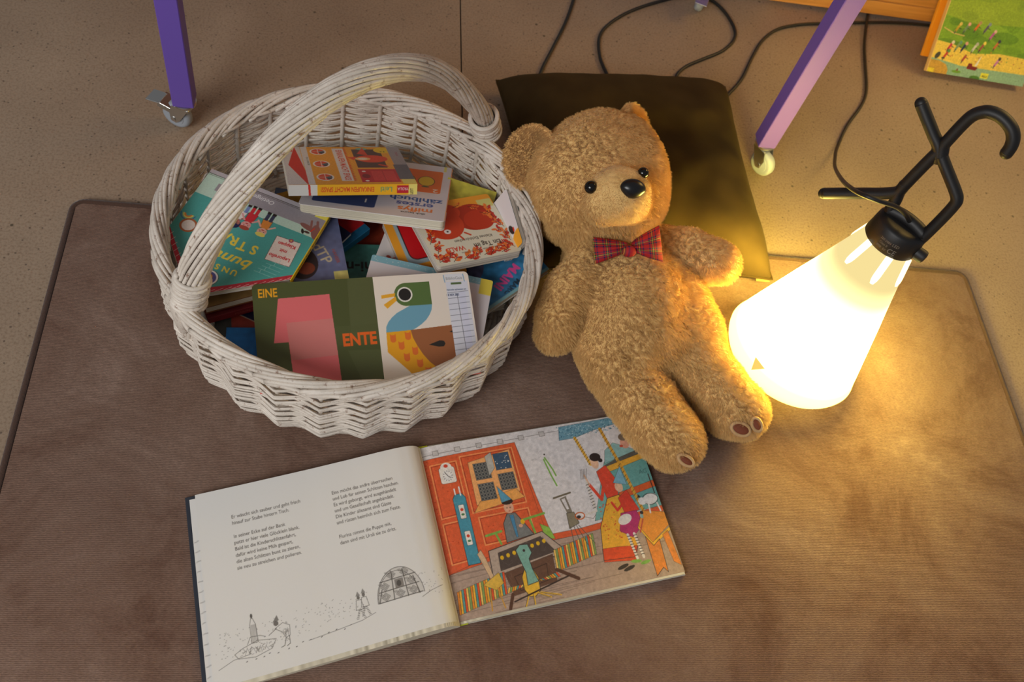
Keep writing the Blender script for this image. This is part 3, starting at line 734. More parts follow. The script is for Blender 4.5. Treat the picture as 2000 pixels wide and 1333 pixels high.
def teddy():
    org0 = P(1240, 600, 0)*np.array([1, 1, 0]); h = .0021
    root = empty('teddy_bear', tuple(org0)); tag(root, 'honey-brown plush teddy bear with a tartan bow tie, lying back on the pillow', 'teddy bear')
    lo = np.array([.20, .42, .0]); hi = np.array([.70, 1.08, .36]); N = ((hi-lo)/h).astype(int)
    ax = [lo[i]+h*np.arange(N[i]) for i in range(3)]
    F = np.full(tuple(N), 1.0, np.float32)
    def B(px, py, z, rp):
        p = P(px, py, z); return p, rp*depth(p)/FPX
    def region(c0, c1, r):
        s = []
        for i in range(3):
            a = int(max(0, (min(c0[i], c1[i])-r-lo[i])/h)); b = int(min(N[i], (max(c0[i], c1[i])+r-lo[i])/h+1)); s.append(slice(a, b))
        return tuple(s), np.meshgrid(*[ax[i][s[i]] for i in range(3)], indexing='ij', sparse=True)
    def cone(a, b, k=.016):
        (pa, ra), (pb, rb) = a, b; s, (x, y, z) = region(pa, pb, max(ra, rb)+.03)
        d = pb-pa; L2 = d@d
        t = np.clip(((x-pa[0])*d[0]+(y-pa[1])*d[1]+(z-pa[2])*d[2])/L2, 0, 1)
        D = np.sqrt((x-pa[0]-t*d[0])**2+(y-pa[1]-t*d[1])**2+(z-pa[2]-t*d[2])**2)-(ra+(rb-ra)*t)
        F[s] = smin(F[s], D.astype(np.float32), k)
    def ell(c, rad, M, k=.012, sub=False):
        s, (x, y, z) = region(c, c, max(rad)+.03); X = x-c[0]; Y = y-c[1]; Z = z-c[2]
        q = [(X*M[i][0]+Y*M[i][1]+Z*M[i][2])/rad[i] for i in range(3)]
        l = np.sqrt(q[0]**2+q[1]**2+q[2]**2)+1e-6; g = np.sqrt((q[0]/rad[0])**2+(q[1]/rad[1])**2+(q[2]/rad[2])**2)+1e-6
        D = (l*(l-1)/g).astype(np.float32)
        if sub: F[s] = -smin(-F[s], D, k)
        else: F[s] = smin(F[s], D, k)
    def frame(n, up=(0, 0, 1)):
        n = np.array(n, float); n /= np.linalg.norm(n); u = np.array(up, float); a = np.cross(u, n); a /= np.linalg.norm(a); b = np.cross(n, a)
        return np.array([a, b, n])
    viewd = lambda p: (CAM-p)/np.linalg.norm(CAM-p)
    # trunk
    for c in ([(1152, 515, .125, 56), (1172, 590, .108, 62), (1195, 665, .086, 68), (1212, 715, .075, 66)],
              [(1275, 508, .120, 60), (1300, 580, .105, 66), (1332, 650, .086, 70), (1352, 705, .076, 66)],
              [(1215, 505, .138, 66), (1235, 585, .125, 82), (1258, 650, .102, 78)]):
        q = [B(*x) for x in c]
        for a, b in zip(q[:-1], q[1:]): cone(a, b, .03)
    # legs
    for c in ([(1212, 715, .075, 66), (1252, 775, .066, 63), (1290, 830, .060, 62), (1314, 856, .060, 60)],
              [(1352, 705, .076, 66), (1396, 755, .068, 61), (1432, 795, .062, 58), (1444, 800, .062, 56)]):
        q = [B(*x) for x in c]
        for a, b in zip(q[:-1], q[1:]): cone(a, b, .008)
    # crotch cleft between the legs
    pc, _ = B(1322, 745, .135, 10); pd, _ = B(1372, 815, .09, 10)
    # arms
    q = [B(1142, 525, .150, 42), B(1112, 565, .140, 46), B(1092, 615, .115, 46), B(1088, 645, .092, 42)]
    for i, (a, b) in enumerate(zip(q[:-1], q[1:])): cone(a, b, .012 if i == 0 else .005)
    q = [B(1295, 480, .135, 40), B(1345, 487, .150, 38), B(1395, 508, .158, 37), B(1410, 513, .158, 35)]
    for a, b in zip(q[:-1], q[1:]): cone(a, b, .014)
    # head
    hc, hr = B(1166, 350, .205, 128); vd = viewd(hc)
    side = RC[:, 0]; upi = -RC[:, 1]
    fwd = vd*.80+side*.38-upi*.22; fwd /= np.linalg.norm(fwd)
    ell(hc, (hr*1.03, hr*.93, hr*.95), frame(vd, upi), .01)
    c2, r2 = B(1130, 385, .205, 92); ell(c2, (r2, r2, r2*.9), frame(vd, upi), .03)
    c2, r2 = B(1208, 385, .205, 86); ell(c2, (r2, r2, r2*.9), frame(vd, upi), .03)
    c2, r2 = B(1185, 300, .212, 92); ell(c2, (r2*1.05, r2*.9, r2*.85), frame(vd, upi), .03)
    cone(B(1180, 420, .18, 70), B(1205, 480, .15, 66), .012)
    # muzzle
    mz, mr = B(1211, 379, .268, 60)
    ell(mz, (mr*1.08, mr*.92, mr*1.0), frame(fwd, upi), .010)
    m2, r2 = B(1182, 402, .258, 44); ell(m2, (r2, r2*.85, r2*.8), frame(fwd, upi), .012)
    m2, r2 = B(1228, 404, .258, 40); ell(m2, (r2, r2*.8, r2*.8), frame(fwd, upi), .012)
    # seams, folds
    sk = []
    def crease(pts, r=.004, k=.006):
        q = [(P(*p), r) for p in pts]
        for (pa, _), (pb, _) in zip(q[:-1], q[1:]):
            s, (x, y, z) = region(pa, pb, .03); d = pb-pa; L2 = d@d
            t = np.clip(((x-pa[0])*d[0]+(y-pa[1])*d[1]+(z-pa[2])*d[2])/L2, 0, 1)
            D = (np.sqrt((x-pa[0]-t*d[0])**2+(y-pa[1]-t*d[1])**2+(z-pa[2]-t*d[2])**2)-r).astype(np.float32)
            F[s] = -smin(-F[s], D, k)
    V, Q = surface_nets(F, lo, h)
    # keep only what is above the rug
    V[:, 2] = np.maximum(V[:, 2], .0125)
    rr_ = np.hypot(V[:, 0]-BC[0], V[:, 1]-BC[1])
    # the plush gives way where it leans on the basket rim
    near = (V[:, 2] < .196) & (rr_ < .276); k_ = np.where(near, .276/rr_, 1.); V[:, 0] = BC[0]+(V[:, 0]-BC[0])*k_; V[:, 1] = BC[1]+(V[:, 1]-BC[1])*k_
    # plush relief: crumpled cracks where the pile parts
    Nn = np.zeros_like(V); e1 = V[Q[:, 1]]-V[Q[:, 0]]; e2 = V[Q[:, 3]]-V[Q[:, 0]]; fn = np.cross(e1, e2)
    for k in range(4): np.add.at(Nn, Q[:, k], fn)
    Nn /= np.linalg.norm(Nn, axis=1)[:, None]+1e-12
    if (Nn*(V-V.mean(0))).sum(1).mean() < 0: Q = Q[:, ::-1]; Nn = -Nn
    muz = np.exp(-(np.maximum(0, np.linalg.norm(V-(mz+fwd*.01), axis=1)-.040)/.012)**2)
    disp = np.zeros(len(V))
    for i, v in enumerate(V):
        a = noise.noise((v[0]*88, v[1]*88, v[2]*88)); b = noise.noise((v[0]*150+9, v[1]*150, v[2]*150)); g = noise.noise((v[0]*14, v[1]*14, v[2]*14+5))
        g2 = noise.noise((v[0]*30, v[1]*30, v[2]*30+2))
        disp[i] = (1-.75*muz[i])*(-.0105*max(0, .40-abs(a)*3.0)*max(0,.8+1.8*g)-.0035*max(0, .35-abs(b)*2)+.0035*g+.0022*g2)
    V = V+Nn*disp[:, None]; V[:, 2] = np.maximum(V[:, 2], .0118)
    body = npmesh('body', V-org0, Q, [M_FUR], root)
    vg = body.vertex_groups.new(name='pile_length')
    lv = np.clip(1-.72*muz, .25, 1)
    for lev in range(0, 21):
        w_ = lev/20; ids = np.nonzero(np.round(lv*20).astype(int) == lev)[0]
        if len(ids): vg.add(ids.tolist(), w_, 'REPLACE')
    fur(body, 68000, .0050, 3, align=(.12, -.75, -.1), child=4, vg='pile_length')
    # creases as stitched seams
    # ears
    def ear(px, py, z, rp, n, roll, thin=.32, el=1.0):
        c, r = B(px, py, z, rp); M = frame(n, roll); m = MB(); seg, rg = 40, 24; v = []; f = []
        for i in range(rg+1):
            a = math.pi*i/rg
            for k in range(seg):
                b = 2*math.pi*k/seg; x = math.sin(a)*math.cos(b); y = math.sin(a)*math.sin(b)*el; zz = math.cos(a)*thin
                rr = math.hypot(x, y)
                zz += (-.62*max(0, 1-rr**2) if zz > 0 else -.18*max(0, 1-rr**2))
                v.append((x*r, y*r, zz*r))
        for i in range(rg):
            for k in range(seg):
                l = (k+1) % seg; f.append((i*seg+k, (i+1)*seg+k, (i+1)*seg+l, i*seg+l))
        v = np.array(v)@M+c-org0; m.add(v, f); o = m.build('ear', M_FUR, root)
        fur(o, 6500, .0050, 5, align=(0, -.5, 0), child=4)
        return o
    ear(1034, 305, .215, 61, vd*.72-side*.42+upi*.16, upi)
    ear(1243, 256, .238, 56, side*.80+vd*.52+upi*.12, upi*.8-side*.5, el=.95)
    # eyes
    for px, py, z, rp, lab in ((1154, 366, .282, 13, None), (1256, 338, .282, 11, None)):
        c, r = B(px, py, z, rp)
        # slide the bead along the view ray on to the plush
        ray = -viewd(c); dd = np.linalg.norm(V-c, axis=1)
        t = ((V-CAM)@ray); off = np.linalg.norm(V-CAM-t[:, None]*ray, axis=1); ok = off < .004
        tt = t[ok].min() if ok.any() else np.linalg.norm(c-CAM)
        c = CAM+ray*(tt+r*(.0 if px < 1200 else .5))
        m = MB(); m.ball(c-org0, (r, r, r*1.0)); m.build('eye', mat('black_glass_bead', (.004, .0035, .003, 1), .06), root)
    # nose
    c, r = B(1236, 369, .29, 26); ray = -viewd(c); t = ((V-CAM)@ray); off = np.linalg.norm(V-CAM-t[:, None]*ray, axis=1); tt = t[off < .004].min()
    c = CAM+ray*(tt+.002); M = frame(fwd*.7+vd*.3, upi+side*.12)
    m = MB(); seg, rg = 40, 22; v = []; f = []
    for i in range(rg+1):
        a = math.pi*i/rg
        for k in range(seg):
            b = 2*math.pi*k/seg; x = math.sin(a)*math.cos(b); y = math.sin(a)*math.sin(b)
            x *= (1.0+.22*y) if y < 0 else 1.0; v.append((x*r*1.0, y*r*.74, math.cos(a)*r*.62))
    for i in range(rg):
        for k in range(seg):
            l = (k+1) % seg; f.append((i*seg+k, (i+1)*seg+k, (i+1)*seg+l, i*seg+l))
    m.add(np.array(v)@M+c-org0, f); m.build('nose', mat('black_moulded_nose', (.008, .008, .009, 1), .28), root)
    # mouth line
    def onfur(px, py, lift=.0): 
        p = P(px, py, .2); ray = -viewd(p); t = ((V-CAM)@ray); off = np.linalg.norm(V-CAM-t[:, None]*ray, axis=1); ok = off < .0045
        return CAM+ray*((t[ok].min() if ok.any() else np.linalg.norm(p-CAM))-lift)
    # toe pads
    M_PAD = mat('brown_suede_pad', rgb(118, 58, 32), .8); M_RIM = M_FUR2
    for (px, py, a_, b_, ang) in ((1446, 838, 17, 10.5, 20), (1477, 829, 7.5, 12, -22), (1339, 899, 15, 7, 32)):
        c = onfur(px, py, .0045); s_ = depth(c)/FPX; m = MB(); n = 40
        aa = np.linspace(0, 2*np.pi, n, endpoint=False); ca, sa = math.cos(math.radians(ang)), math.sin(math.radians(ang))
        out = np.array([math.cos(math.radians(-55)), math.sin(math.radians(-55)), .45]); out /= np.linalg.norm(out)
        nr = vd*.55+out*.6; nr /= np.linalg.norm(nr); v = []; f = []
        for i, rr in enumerate((0.02, .35, .7, .95, 1.0)):
            for t_ in aa:
                x, y = a_*rr*math.cos(t_), b_*rr*math.sin(t_); X, Y = x*ca+y*sa, -x*sa+y*ca
                v.append(c+s_*(X*side+Y*upi)+nr*(.0048*math.sqrt(max(0, 1-rr*rr*.98))+.0005))
        for i in range(4):
            for k in range(n): l = (k+1) % n; f.append((i*n+k, (i+1)*n+k, (i+1)*n+l, i*n+l))
        f.append(tuple(range(n)))
        m.add(np.array(v)-org0, f); m.build('toe_pad', M_PAD, root)
        m = MB(); rim = [c+s_*((a_+1.5)*math.cos(t_)*(ca*side-sa*upi)+(b_+1.5)*math.sin(t_)*(sa*side+ca*upi))+nr*.0008 for t_ in aa]
        m.tube(np.array(rim)-org0, .0026, 8, closed=True, upv=nr); m.build('pad_piping', M_RIM, root)
    # bow tie
    bt = empty('bow_tie'); bt.parent = root
    kc = onfur(1228, 490, .008); s_ = depth(kc)/FPX
    def wing(pts_c, tipw, sgn, name='bow_wing'):
        # rows from knot to tip; each row a fan with pleats
        nu, nv = 26, 36; v = []; uv = []
        (x0, y0), (x1, y1) = pts_c; d = np.array([x1-x0, y1-y0], float); L = np.linalg.norm(d); d /= L; pr = np.array([-d[1], d[0]])
        for face in (0, 1):
            for i in range(nu):
                u = i/(nu-1); wd = 7+(tipw-7)*(u**.75); 
                for j in range(nv):
                    q = (j/(nv-1)*2-1); x = x0+d[0]*L*u+pr[0]*wd*q; y = y0+d[1]*L*u+pr[1]*wd*q+0
                    x += 0
                    base = kc+s_*((x-1228)*side-(y-490)*upi)
                    puff = (.011*math.sin(math.pi*min(1, u*1.02))**.7+.004)*math.sqrt(max(0, 1-q*q*.96)); pl = .0042*math.sin(q*8+.6)*math.exp(-u*1.6)*(1-abs(q))
                    hgt = (.006+puff+pl)if face == 0 else (.004-puff*.25)
                    v.append(base+vd*(hgt-.004)); uv.append((u*L/26., q*tipw/26.))
        f = []; q0 = nu*nv
        for i in range(nu-1):
            for j in range(nv-1):
                a = i*nv+j; f.append((a, a+1, a+nv+1, a+nv)); f.append((q0+a, q0+a+nv, q0+a+nv+1, q0+a+1))
        for j in range(nv-1): f.append(((nu-1)*nv+j, (nu-1)*nv+j+1, q0+(nu-1)*nv+j+1, q0+(nu-1)*nv+j))
        for i in range(nu-1):
            f.append((i*nv, (i+1)*nv, q0+(i+1)*nv, q0+i*nv)); f.append((i*nv+nv-1, q0+i*nv+nv-1, q0+(i+1)*nv+nv-1, (i+1)*nv+nv-1))
        m = MB(); m.add(np.array(v)-org0, f); o = m.build(name, M_TARTAN, bt)
        at = o.data.attributes.new('UVMap', 'FLOAT_VECTOR', 'POINT'); at.data.foreach_set('vector', np.array([(a, b, 0) for a, b in uv], np.float32).ravel())
    wing(((1226, 482), (1159, 489)), 27, -1); wing(((1234, 482), (1291, 476)), 36, 1)
    m = MB(); m.ball(kc+vd*.010-org0, (.011, .0085, .008), M=np.array(frame(vd, upi)).T)
    o = m.build('knot', M_TARTAN, bt); at = o.data.attributes.new('UVMap', 'FLOAT_VECTOR', 'POINT')
    at.data.foreach_set('vector', np.array([(x.co[0]*40, x.co[1]*40, 0) for x in o.data.vertices], np.float32).ravel())
teddy()
# ---------------------------------------------------------------- books in the basket
INK = c3('2a2420'); CREAM = c3('e9dccd'); WHT = c3('efeae4'); RED = c3('d8321f'); ORG = c3('f08a2c')
def leafy(A, pts, seed, cols=(c3('d23a22'), c3('ef7a32'), c3('c32f22')), L=7):
    r = random.Random(seed)
    for x, y, ang in pts:
        A.line([(x, y), (x+12*math.cos(ang), y+12*math.sin(ang))], .8, c3('3d2a20'))
        for k in range(6):
            b = 3+k*1.9; s_ = 1 if k % 2 else -1; a = ang+s_*.8; px, py = x+b*math.cos(ang), y+b*math.sin(ang)
            l = L*r.uniform(.6, 1); A.ell(px+l*.6*math.cos(a), py+l*.6*math.sin(a), l*.5, l*.22, r.choice(cols), ang=math.degrees(a))
# A: yellow shop book -------------------------------------------------
def book_shop():
    M, w, h = frame4(P(563, 361, .190), P(815, 359, .184), P(539, 287, .106)); A = Art(w, h, c3('efa62a'))
    A.rect(0, 0, 28, h, c3('dcd8d6')); A.poly([(20, h), (6, h*.5), (28, -2), (28, h*.1)], RED); A.poly([(0, h*.86), (0, h*.94), (16, h*.94), (16, h*.86)], RED); A.poly([(20, h*.99), (8, h*.5), (28.5, 0), (28.5, h*.35)], RED)
    A.rect(28.5, 0, 38, h, c3('e0dcda')); A.text('VON A. UHRMACHER', 34, h*.6, 4, c3('5a6a62'), ang=-90, bold=.01)
    for x in range(40, 150, 6):
        for y in range(4, int(h), 7): A.rect(x+(y % 2)*3, y, x+3+(y % 2)*3, y+.7, c3('f4bb55'), .7)
    for yy in (.86, .52, .18):
        A.ell(54, h*yy, 12.5, 15, WHT); A.ell(54, h*yy, 10, 12.5, c3('e2512b')); A.poly([(54, h*yy), (63.5, h*yy+5), (64, h*yy), (63, h*yy-6), (58, h*yy-11)], c3('2f3c4a')); A.line([(54, h*yy-12), (54, h*yy+12)], 1, WHT); A.line([(44, h*yy), (64, h*yy)], .8, WHT)
    A.rect(76, 14, 93, h-8, c3('e8e2e0')); A.text('EINKAUFEN MACHT SPASS!', 81.5, h/2, 12.5, c3('d8451f'), bold=.02, ang=-90, sx=.9)
    for y in np.arange(14, h-8, 7): A.poly([(94, y), (98, y+3.5), (94, y+7)], c3('dd5a22'))
    A.rect(106, h*.42, 150, h*.93, c3('5a4039')); A.ell(122, h*.94, 9, 5, c3('7fb59a')); A.ell(132, h*.66, 24, 17, c3('dd4a2b')); A.ell(118, h*.66, 12, 7, c3('eec07a')); A.ell(118, h*.66, 7, 5, c3('e8dcd2')); A.poly([(112, h*.8), (124, h*.98), (128, h*.76)], c3('dd4a2b')); A.poly([(104, h*.62), (96, h*.7), (110, h*.72)], c3('dd4a2b')); A.line([(140, h*.5), (150, h*.46)], 5, c3('dd4a2b'))
    A.ell(153, h*.9, 13, 14, c3('f2c818')); A.text('1+', 153, h*.88, 9, INK, ang=180)
    A.rect(104, 8, 160, h*.38, c3('c9262b')); A.rect(122, 14, 156, h*.33, c3('d9403c')); A.line([(139, 14), (139, h*.33)], .8, c3('b01f24')); A.ell(112, h*.32, 3, 3, WHT); A.ell(112, 14, 3, 3, WHT); A.ell(113, h*.2, 6, 9, c3('8b1a20'))
    A.rect(162, h*.5, w, h, c3('9d979c')); A.rect(160, 20, w, h*.5, c3('6b6870')); A.text('TYROLIA', 172, h*.8, 5, c3('a03a48'), ang=-90); A.rect(162, 0, w, 20, c3('ecdc72')); A.grain(.03, .8, 3)
    t = 16; S = Art(w, t, c3('f4b41c')); S.rect(0, 0, 40, t, c3('e2ded8')); S.poly([(28, 0), (31, 0), (30, t), (27, t)], RED)
    S.text('EINKAUFEN MACHT SPASS!', 82, t*.72, 9.4, c3('d9481f'), bold=.02, ang=180, sx=.66); S.text('Leitl', 137, t*.72, 10, c3('5f9a72'), bold=.012, ang=180)
    S.rect(w-30, 2.5, w-13, t-2.5, c3('c01f2d')); S.text('TYROLIA', w-20, t*.66, 5.6, WHT, ang=180, sx=.8, bold=.01); S.rect(w-13, 0, w, t, c3('e9d873')); S.text('LEIT', w-6.5, t*.5-3, 6, INK, ang=90, sx=.8, bold=.01)
    book('yellow shop picture book with red spine lettering, topmost at the back of the basket', M, w, h, t, A, spine=('b', c3('f4b41c')), spine_art=S, back=c3('e8e2da'))
# B: counting board book ------------------------------------------------
def book_count():
    M, w, h = frame4(P(582, 398, .158), P(869, 433, .172), P(630, 294, .078)); h = 190; A = Art(w, h, c3('ddd6da'))
    A.rect(w-78, h-102, w-14, h-22, c3('e87224'), r=4); A.rect(w-14, h-20, w, h, c3('e9da78'))
    for q in (38, 68):
        A.ell(w-q, h-62, 12.5, 17, c3('e9c61e')); A.ring([(w-q+12.5*math.cos(t), h-62+17*math.sin(t)) for t in np.linspace(0, 6.2, 26)], .9, INK); A.ell(w-q, h-82, 6, 2.4, c3('5a6a3a'))
    A.text('2', w-22, h-88, 17, c3('e9dcd0'), bold=.02, ang=180)
    A.rect(w-10, 0, w, h, c3('ddd6da')); A.rect(w-1.8, 0, w, h, c3('e38b4a'))
    A.rect(16, 16, 106, h-102, c3('3c4a78'), r=4); A.text('1', 91, 42, 17, c3('e9dcd0'), bold=.02, ang=180)
    A.text('zählbuch', w-48, 66, 20, c3('33589c'), bold=.022, ang=180, sx=1.12); A.text('erstes', w-48, 49, 20, c3('4c5da0'), bold=.022, ang=180, sx=1.12); A.text('miffys', w-46, 32, 20, c3('e9813a'), bold=.022, ang=180, sx=1.12); A.text('dick bruna', w-48, 17, 6.5, INK, bold=.018, ang=180, sx=1.3)
    book('thick pale-grey counting book with orange and blue panels, directly under the yellow shop book', M, w, h, 15.5, A, r=6, cover=1.2, back=c3('ddd6d0'))
# C: squirrel board book -------------------------------------------------
def book_squirrel():
    M, w, h = frame4(P(857, 522, .150), P(1020, 489, .137), P(794, 405, .138)); A = Art(w, h, c3('e6e0c8'))
    A.rect(0, h-22, w, h, c3('f0a030')); A.rect(w-26, h-26, w-2, h-10, c3('d8cf7c'))
    A.ell(w*.68, h*.66, 33, 27, c3('b3321c')); A.ell(w*.72, h*.60, 24, 20, c3('c43a20')); A.ell(w*.30, h*.62, 31, 30, c3('d24525')); A.ell(w*.37, h*.80, 26, 18, c3('d24525')); A.poly([(w*.44, h*.5), (w*.52, h*.72), (w*.5, h*.9), (w*.3, h*.8)], c3('cf4222')); A.ell(w*.17, h*.77, 13, 18, c3('e7a073')); A.ell(w*.15, h*.79, 10, 12, c3('e8dfc8'))
    A.ell(w*.30, h*.50, 5.4, 4.6, WHT); A.ell(w*.30, h*.5, 1.6, 1.6, INK); A.line([(w*.4, h*.42), (w*.43, h*.34)], 3, c3('d24525')); A.line([(w*.48, h*.44), (w*.53, h*.39)], 3, c3('d24525')); A.line([(w*.1, h*.62), (w*.2, h*.67)], 1, c3('7a3a20'))
    A.rect(0, h-33, w*.26, h-24, c3('4a3428'), ang=0); A.text('arsEdition', w*.12, h-31, 6, c3('e0cdb0'), ang=0)
    leafy(A, [(6, 8, .4), (6, 8, 1.4), (10, 24, 1.2), (6, 44, 1.0), (12, 62, .7), (26, 4, .7), (44, 6, .5), (60, 5, .9), (76, 6, .4), (94, 7, .6), (112, 8, .9), (w-8, 10, 2.3), (w-8, 24, 2.0), (w-10, 40, 2.3), (w-6, 52, 2.0), (w-12, 66, 1.8), (w-18, 86, 1.2)], 5, L=9.5)
    leafy(A, [(12, 14, .2), (22, 10, 1.1), (8, 34, .5), (12, 54, 1.3), (52, 3, .3), (70, 8, 1.3), (86, 4, .8), (104, 5, .3), (w-20, 6, 1.9), (w-12, 18, 2.6), (w-10, 32, 1.5), (w-8, 60, 2.4), (w-14, 78, 2.0)], 6, L=8)
    leafy(A, [(w*.5, h*.86, .3), (w*.68, h*.84, -.4), (w*.78, h*.72, -.6)], 8, (c3('ef8a3a'), c3('d9602a')))
    A.text('Ein Tag im', w-46, 30, 12.5, c3('3a332c'), bold=.014, ang=180, sx=.84); A.text('WALD', 38, 30.5, 12.5, c3('dd3a20'), bold=.016, ang=180, sx=.84); A.text('Kleines Eichhörnchen', w*.54, 43, 8, c3('4a4238'), bold=.006, ang=180, sx=.88); A.text('Emilia Dziubak · Katarzyna Pęska', w*.55, 18.5, 4.6, c3('6a5c4c'), ang=180)
    book('board book with a big red squirrel and red leaf border, right in the basket', M, w, h, 15, A, r=5, board=True, cover=1.0, back=c3('d8ccb8'))
# E: house-shaped book ----------------------------------------------------
def book_street():
    bl, br, tl = P(325, 450, .146), P(567, 546, .146), P(417, 331, .146); M, w, h = frame4(bl, br, tl)
    # gable below the eaves (the book lies upside down)
    ga = 46; Mi = np.linalg.inv(M); ap = (Mi@np.append(P(368, 578, .146), 1))[:2]*1000
    dy = -ap[1]; M2 = M.copy(); M2[:3, 3] += M[:3, 1]*(-dy/1000); H = h+dy
    A = Art(w, H, c3('4fa39c')); y0 = dy
    A.poly([(0, y0), (ap[0], 0), (ap[0], 9), (0, y0+9)], c3('b92f3c')); A.poly([(w, y0), (ap[0], 0), (ap[0], 9), (w, y0+9)], c3('b92f3c')); A.poly([(0, y0-6), (0, y0+4), (ap[0]+2, 13), (w, y0+4), (w, y0-6), (ap[0], -2)], c3('b9303e'))
    for i in range(12):
        f = i/12; x = ap[0]+(w-ap[0])*f; y = 1+(y0-1)*f; A.line([(x, y), (x+7, y+9)], .7, c3('e8c8c0')); A.line([(x+7, y+2), (x+1, y+8)], .5, c3('8e2430'))
        x = ap[0]*(1-f); A.line([(x, 1+y0*f), (x+3, 9+y0*f)], .7, c3('e8c8c0'))
    A.rect(0, H-48, w, H-19, c3('bcd6c6')); A.rect(w*.12, H-34, w, H-5, c3('9a9297')); A.rect(0, H-20, w, H, c3('9a9297')); A.rect(0, H-20, w*.16, H, c3('bcd6c6')); A.line([(0, H-8), (w, H-8)], 1.1, c3('57504c')); A.line([(0, H-10.5), (w, H-10.5)], .6, c3('57504c')); A.rect(0, H-7.4, w, H, c3('b4adb2')); A.rect(w-18, H-12, w, H, c3('e8d858'))
    A.text('Oetinger', w*.48, H-14.5, 10, c3('f0ecec'), ang=180, shear=.2)
    Y = c3('ecd04e')
    bi = np.linalg.inv(M2)
    def bc(px, py): return tuple(((bi@np.append(P(px, py, .146), 1))[:2]*1000))
    lx, ly = bc(552, 491)
    A.rect(lx-18, ly-22, lx+18, ly+22, c3('5c3a34'), ang=4); A.rect(lx-17.4, ly-21.4, lx+17.4, ly+21.4, c3('e9d9cf'), ang=4)
    for t, dy_ in (('Klappen', 11), ('mit', 0), ('Leporello', -12)): A.text(t, lx, ly+dy_+3, 8.2, c3('c8242c'), bold=.022, ang=184, sx=.95)
    A.ell(lx+2, ly+21, 3.4, 3.4, c3('a04a68')); A.ell(lx+2, ly+21, 1.4, 1.4, c3('e0b050'))
    def kid(px, py, hair, skin, top, leg, style, lean=0.):
        x, hy = bc(px, py)
        A.poly([(x-6, hy+7), (x+6, hy+7), (x+7+lean, hy+23), (x-7+lean, hy+23)], top); A.ring([(x-6, hy+7), (x+6, hy+7), (x+7+lean, hy+23), (x-7+lean, hy+23)], .4, INK)
        x2 = x+lean; A.rect(x2-6, hy+21, x2-1, hy+34, leg); A.rect(x2+1, hy+21, x2+6, hy+34, leg); A.rect(x2-6.5, hy+33, x2-1, hy+37, INK); A.rect(x2+1, hy+33, x2+6.5, hy+37, INK)
        A.line([(x-6, hy+9), (x-13, hy+17)], 2.6, skin); A.line([(x+6, hy+9), (x+13, hy+15)], 2.6, skin)
        if style: A.ell(x, hy-2, 9.5, 8, hair)
        A.ell(x, hy+1, 7, 6.6, skin); A.ell(x, hy-4.2, 7.2, 3.6, hair); A.ell(x-2.8, hy+1, .7, .7, INK); A.ell(x+2.8, hy+1, .7, .7, INK); A.ell(x, hy+4, 2.2, 1, c3('b8413c')); A.ell(x-4.4, hy+3, 1.4, 1, c3('d87868'), .6); A.ell(x+4.4, hy+3, 1.4, 1, c3('d87868'), .6)
    kid(458, 434, c3('20264e'), c3('a86a5c'), c3('e6ddd4'), c3('7488b8'), 1, 2); kid(479, 441, c3('a84a3a'), c3('e0a09a'), c3('cf2f38'), c3('cf2f38'), 0, 1); kid(510, 454, c3('e6d46a'), c3('e8b2a0'), c3('de8a3c'), c3('3b3f58'), 0, -1)
    dx_, dy_ = bc(609, 452)
    A.ell(dx_-8, dy_+3, 13, 4.2, c3('8a5a54'), ang=-12); A.ell(dx_+5, dy_, 6.5, 13, c3('8a5a54'), ang=20); A.line([(dx_-4, dy_+4), (dx_-8, dy_+16)], 3.2, c3('8a5a54')); A.line([(dx_+6, dy_+4), (dx_, dy_+18)], 3.6, c3('8a5a54')); A.line([(dx_-2, dy_-2), (dx_+1, dy_+6)], 1.2, RED); A.ell(dx_-12, dy_-6, 2, 4.6, INK, ang=30); A.ell(dx_-6, dy_-5, 4.2, 1.9, c3('4a3430'))
    rx_, ry_ = bc(369, 418)
    for r_, c_ in ((11, c3('3c6a9a')), (9.4, c3('6fae8c')), (7.6, c3('e6cf6a')), (5.6, c3('de8a3c')), (3.4, c3('4fa39c'))): A.poly([(rx_+r_*math.cos(t), ry_+r_*math.sin(t)) for t in np.linspace(math.pi, 2*math.pi, 16)], c_)
    ex_, ey_ = bc(368, 440); A.ell(ex_, ey_, 12, 12, c3('b0663c')); A.ell(ex_, ey_, 9, 9, c3('e9ddd2'))
    wx_, wy_ = bc(522, 523)
    for q in range(5): A.line([(wx_-14+q*3, wy_-12+q*6), (wx_+14+q*2, wy_-12+q*6)], .5, c3('a9d3cc')); A.line([(wx_-6+q*4, wy_-12+q*6), (wx_-6+q*4, wy_-6+q*6)], .5, c3('a9d3cc'))
    gx_, gy_ = bc(407, 542); A.ell(gx_, gy_, 13, 13, INK); A.ell(gx_, gy_, 12.4, 12.4, WHT); A.ell(gx_, gy_, 10, 10, c3('55508c')); A.ell(gx_, gy_+1, 4.6, 5.4, c3('d79232'))
    def word(t, pts, size, sx_=1., bold=.03, da=0, shear=0):
        for ch, (px, py) in zip(t, pts): x, y = bc(px, py); A.text(ch, x, y+size*.35, size, Y, bold=bold, ang=182+da, sx=sx_, shear=shear)
    word('STRAßE', [(495, 489), (472, 481), (456, 471), (440, 462), (424, 456), (408, 449)], 21, .95); word('UNSERE', [(456, 533), (440, 527), (424, 521), (407, 517), (393, 512), (380, 507)], 12.5, 1.0, .035)
    x, y = bc(444, 505); A.text('bunte', x+2, y+8, 23, Y, bold=.022, ang=182, shear=.3, sx=1.2)
    A.grain(.02, .8, 2)
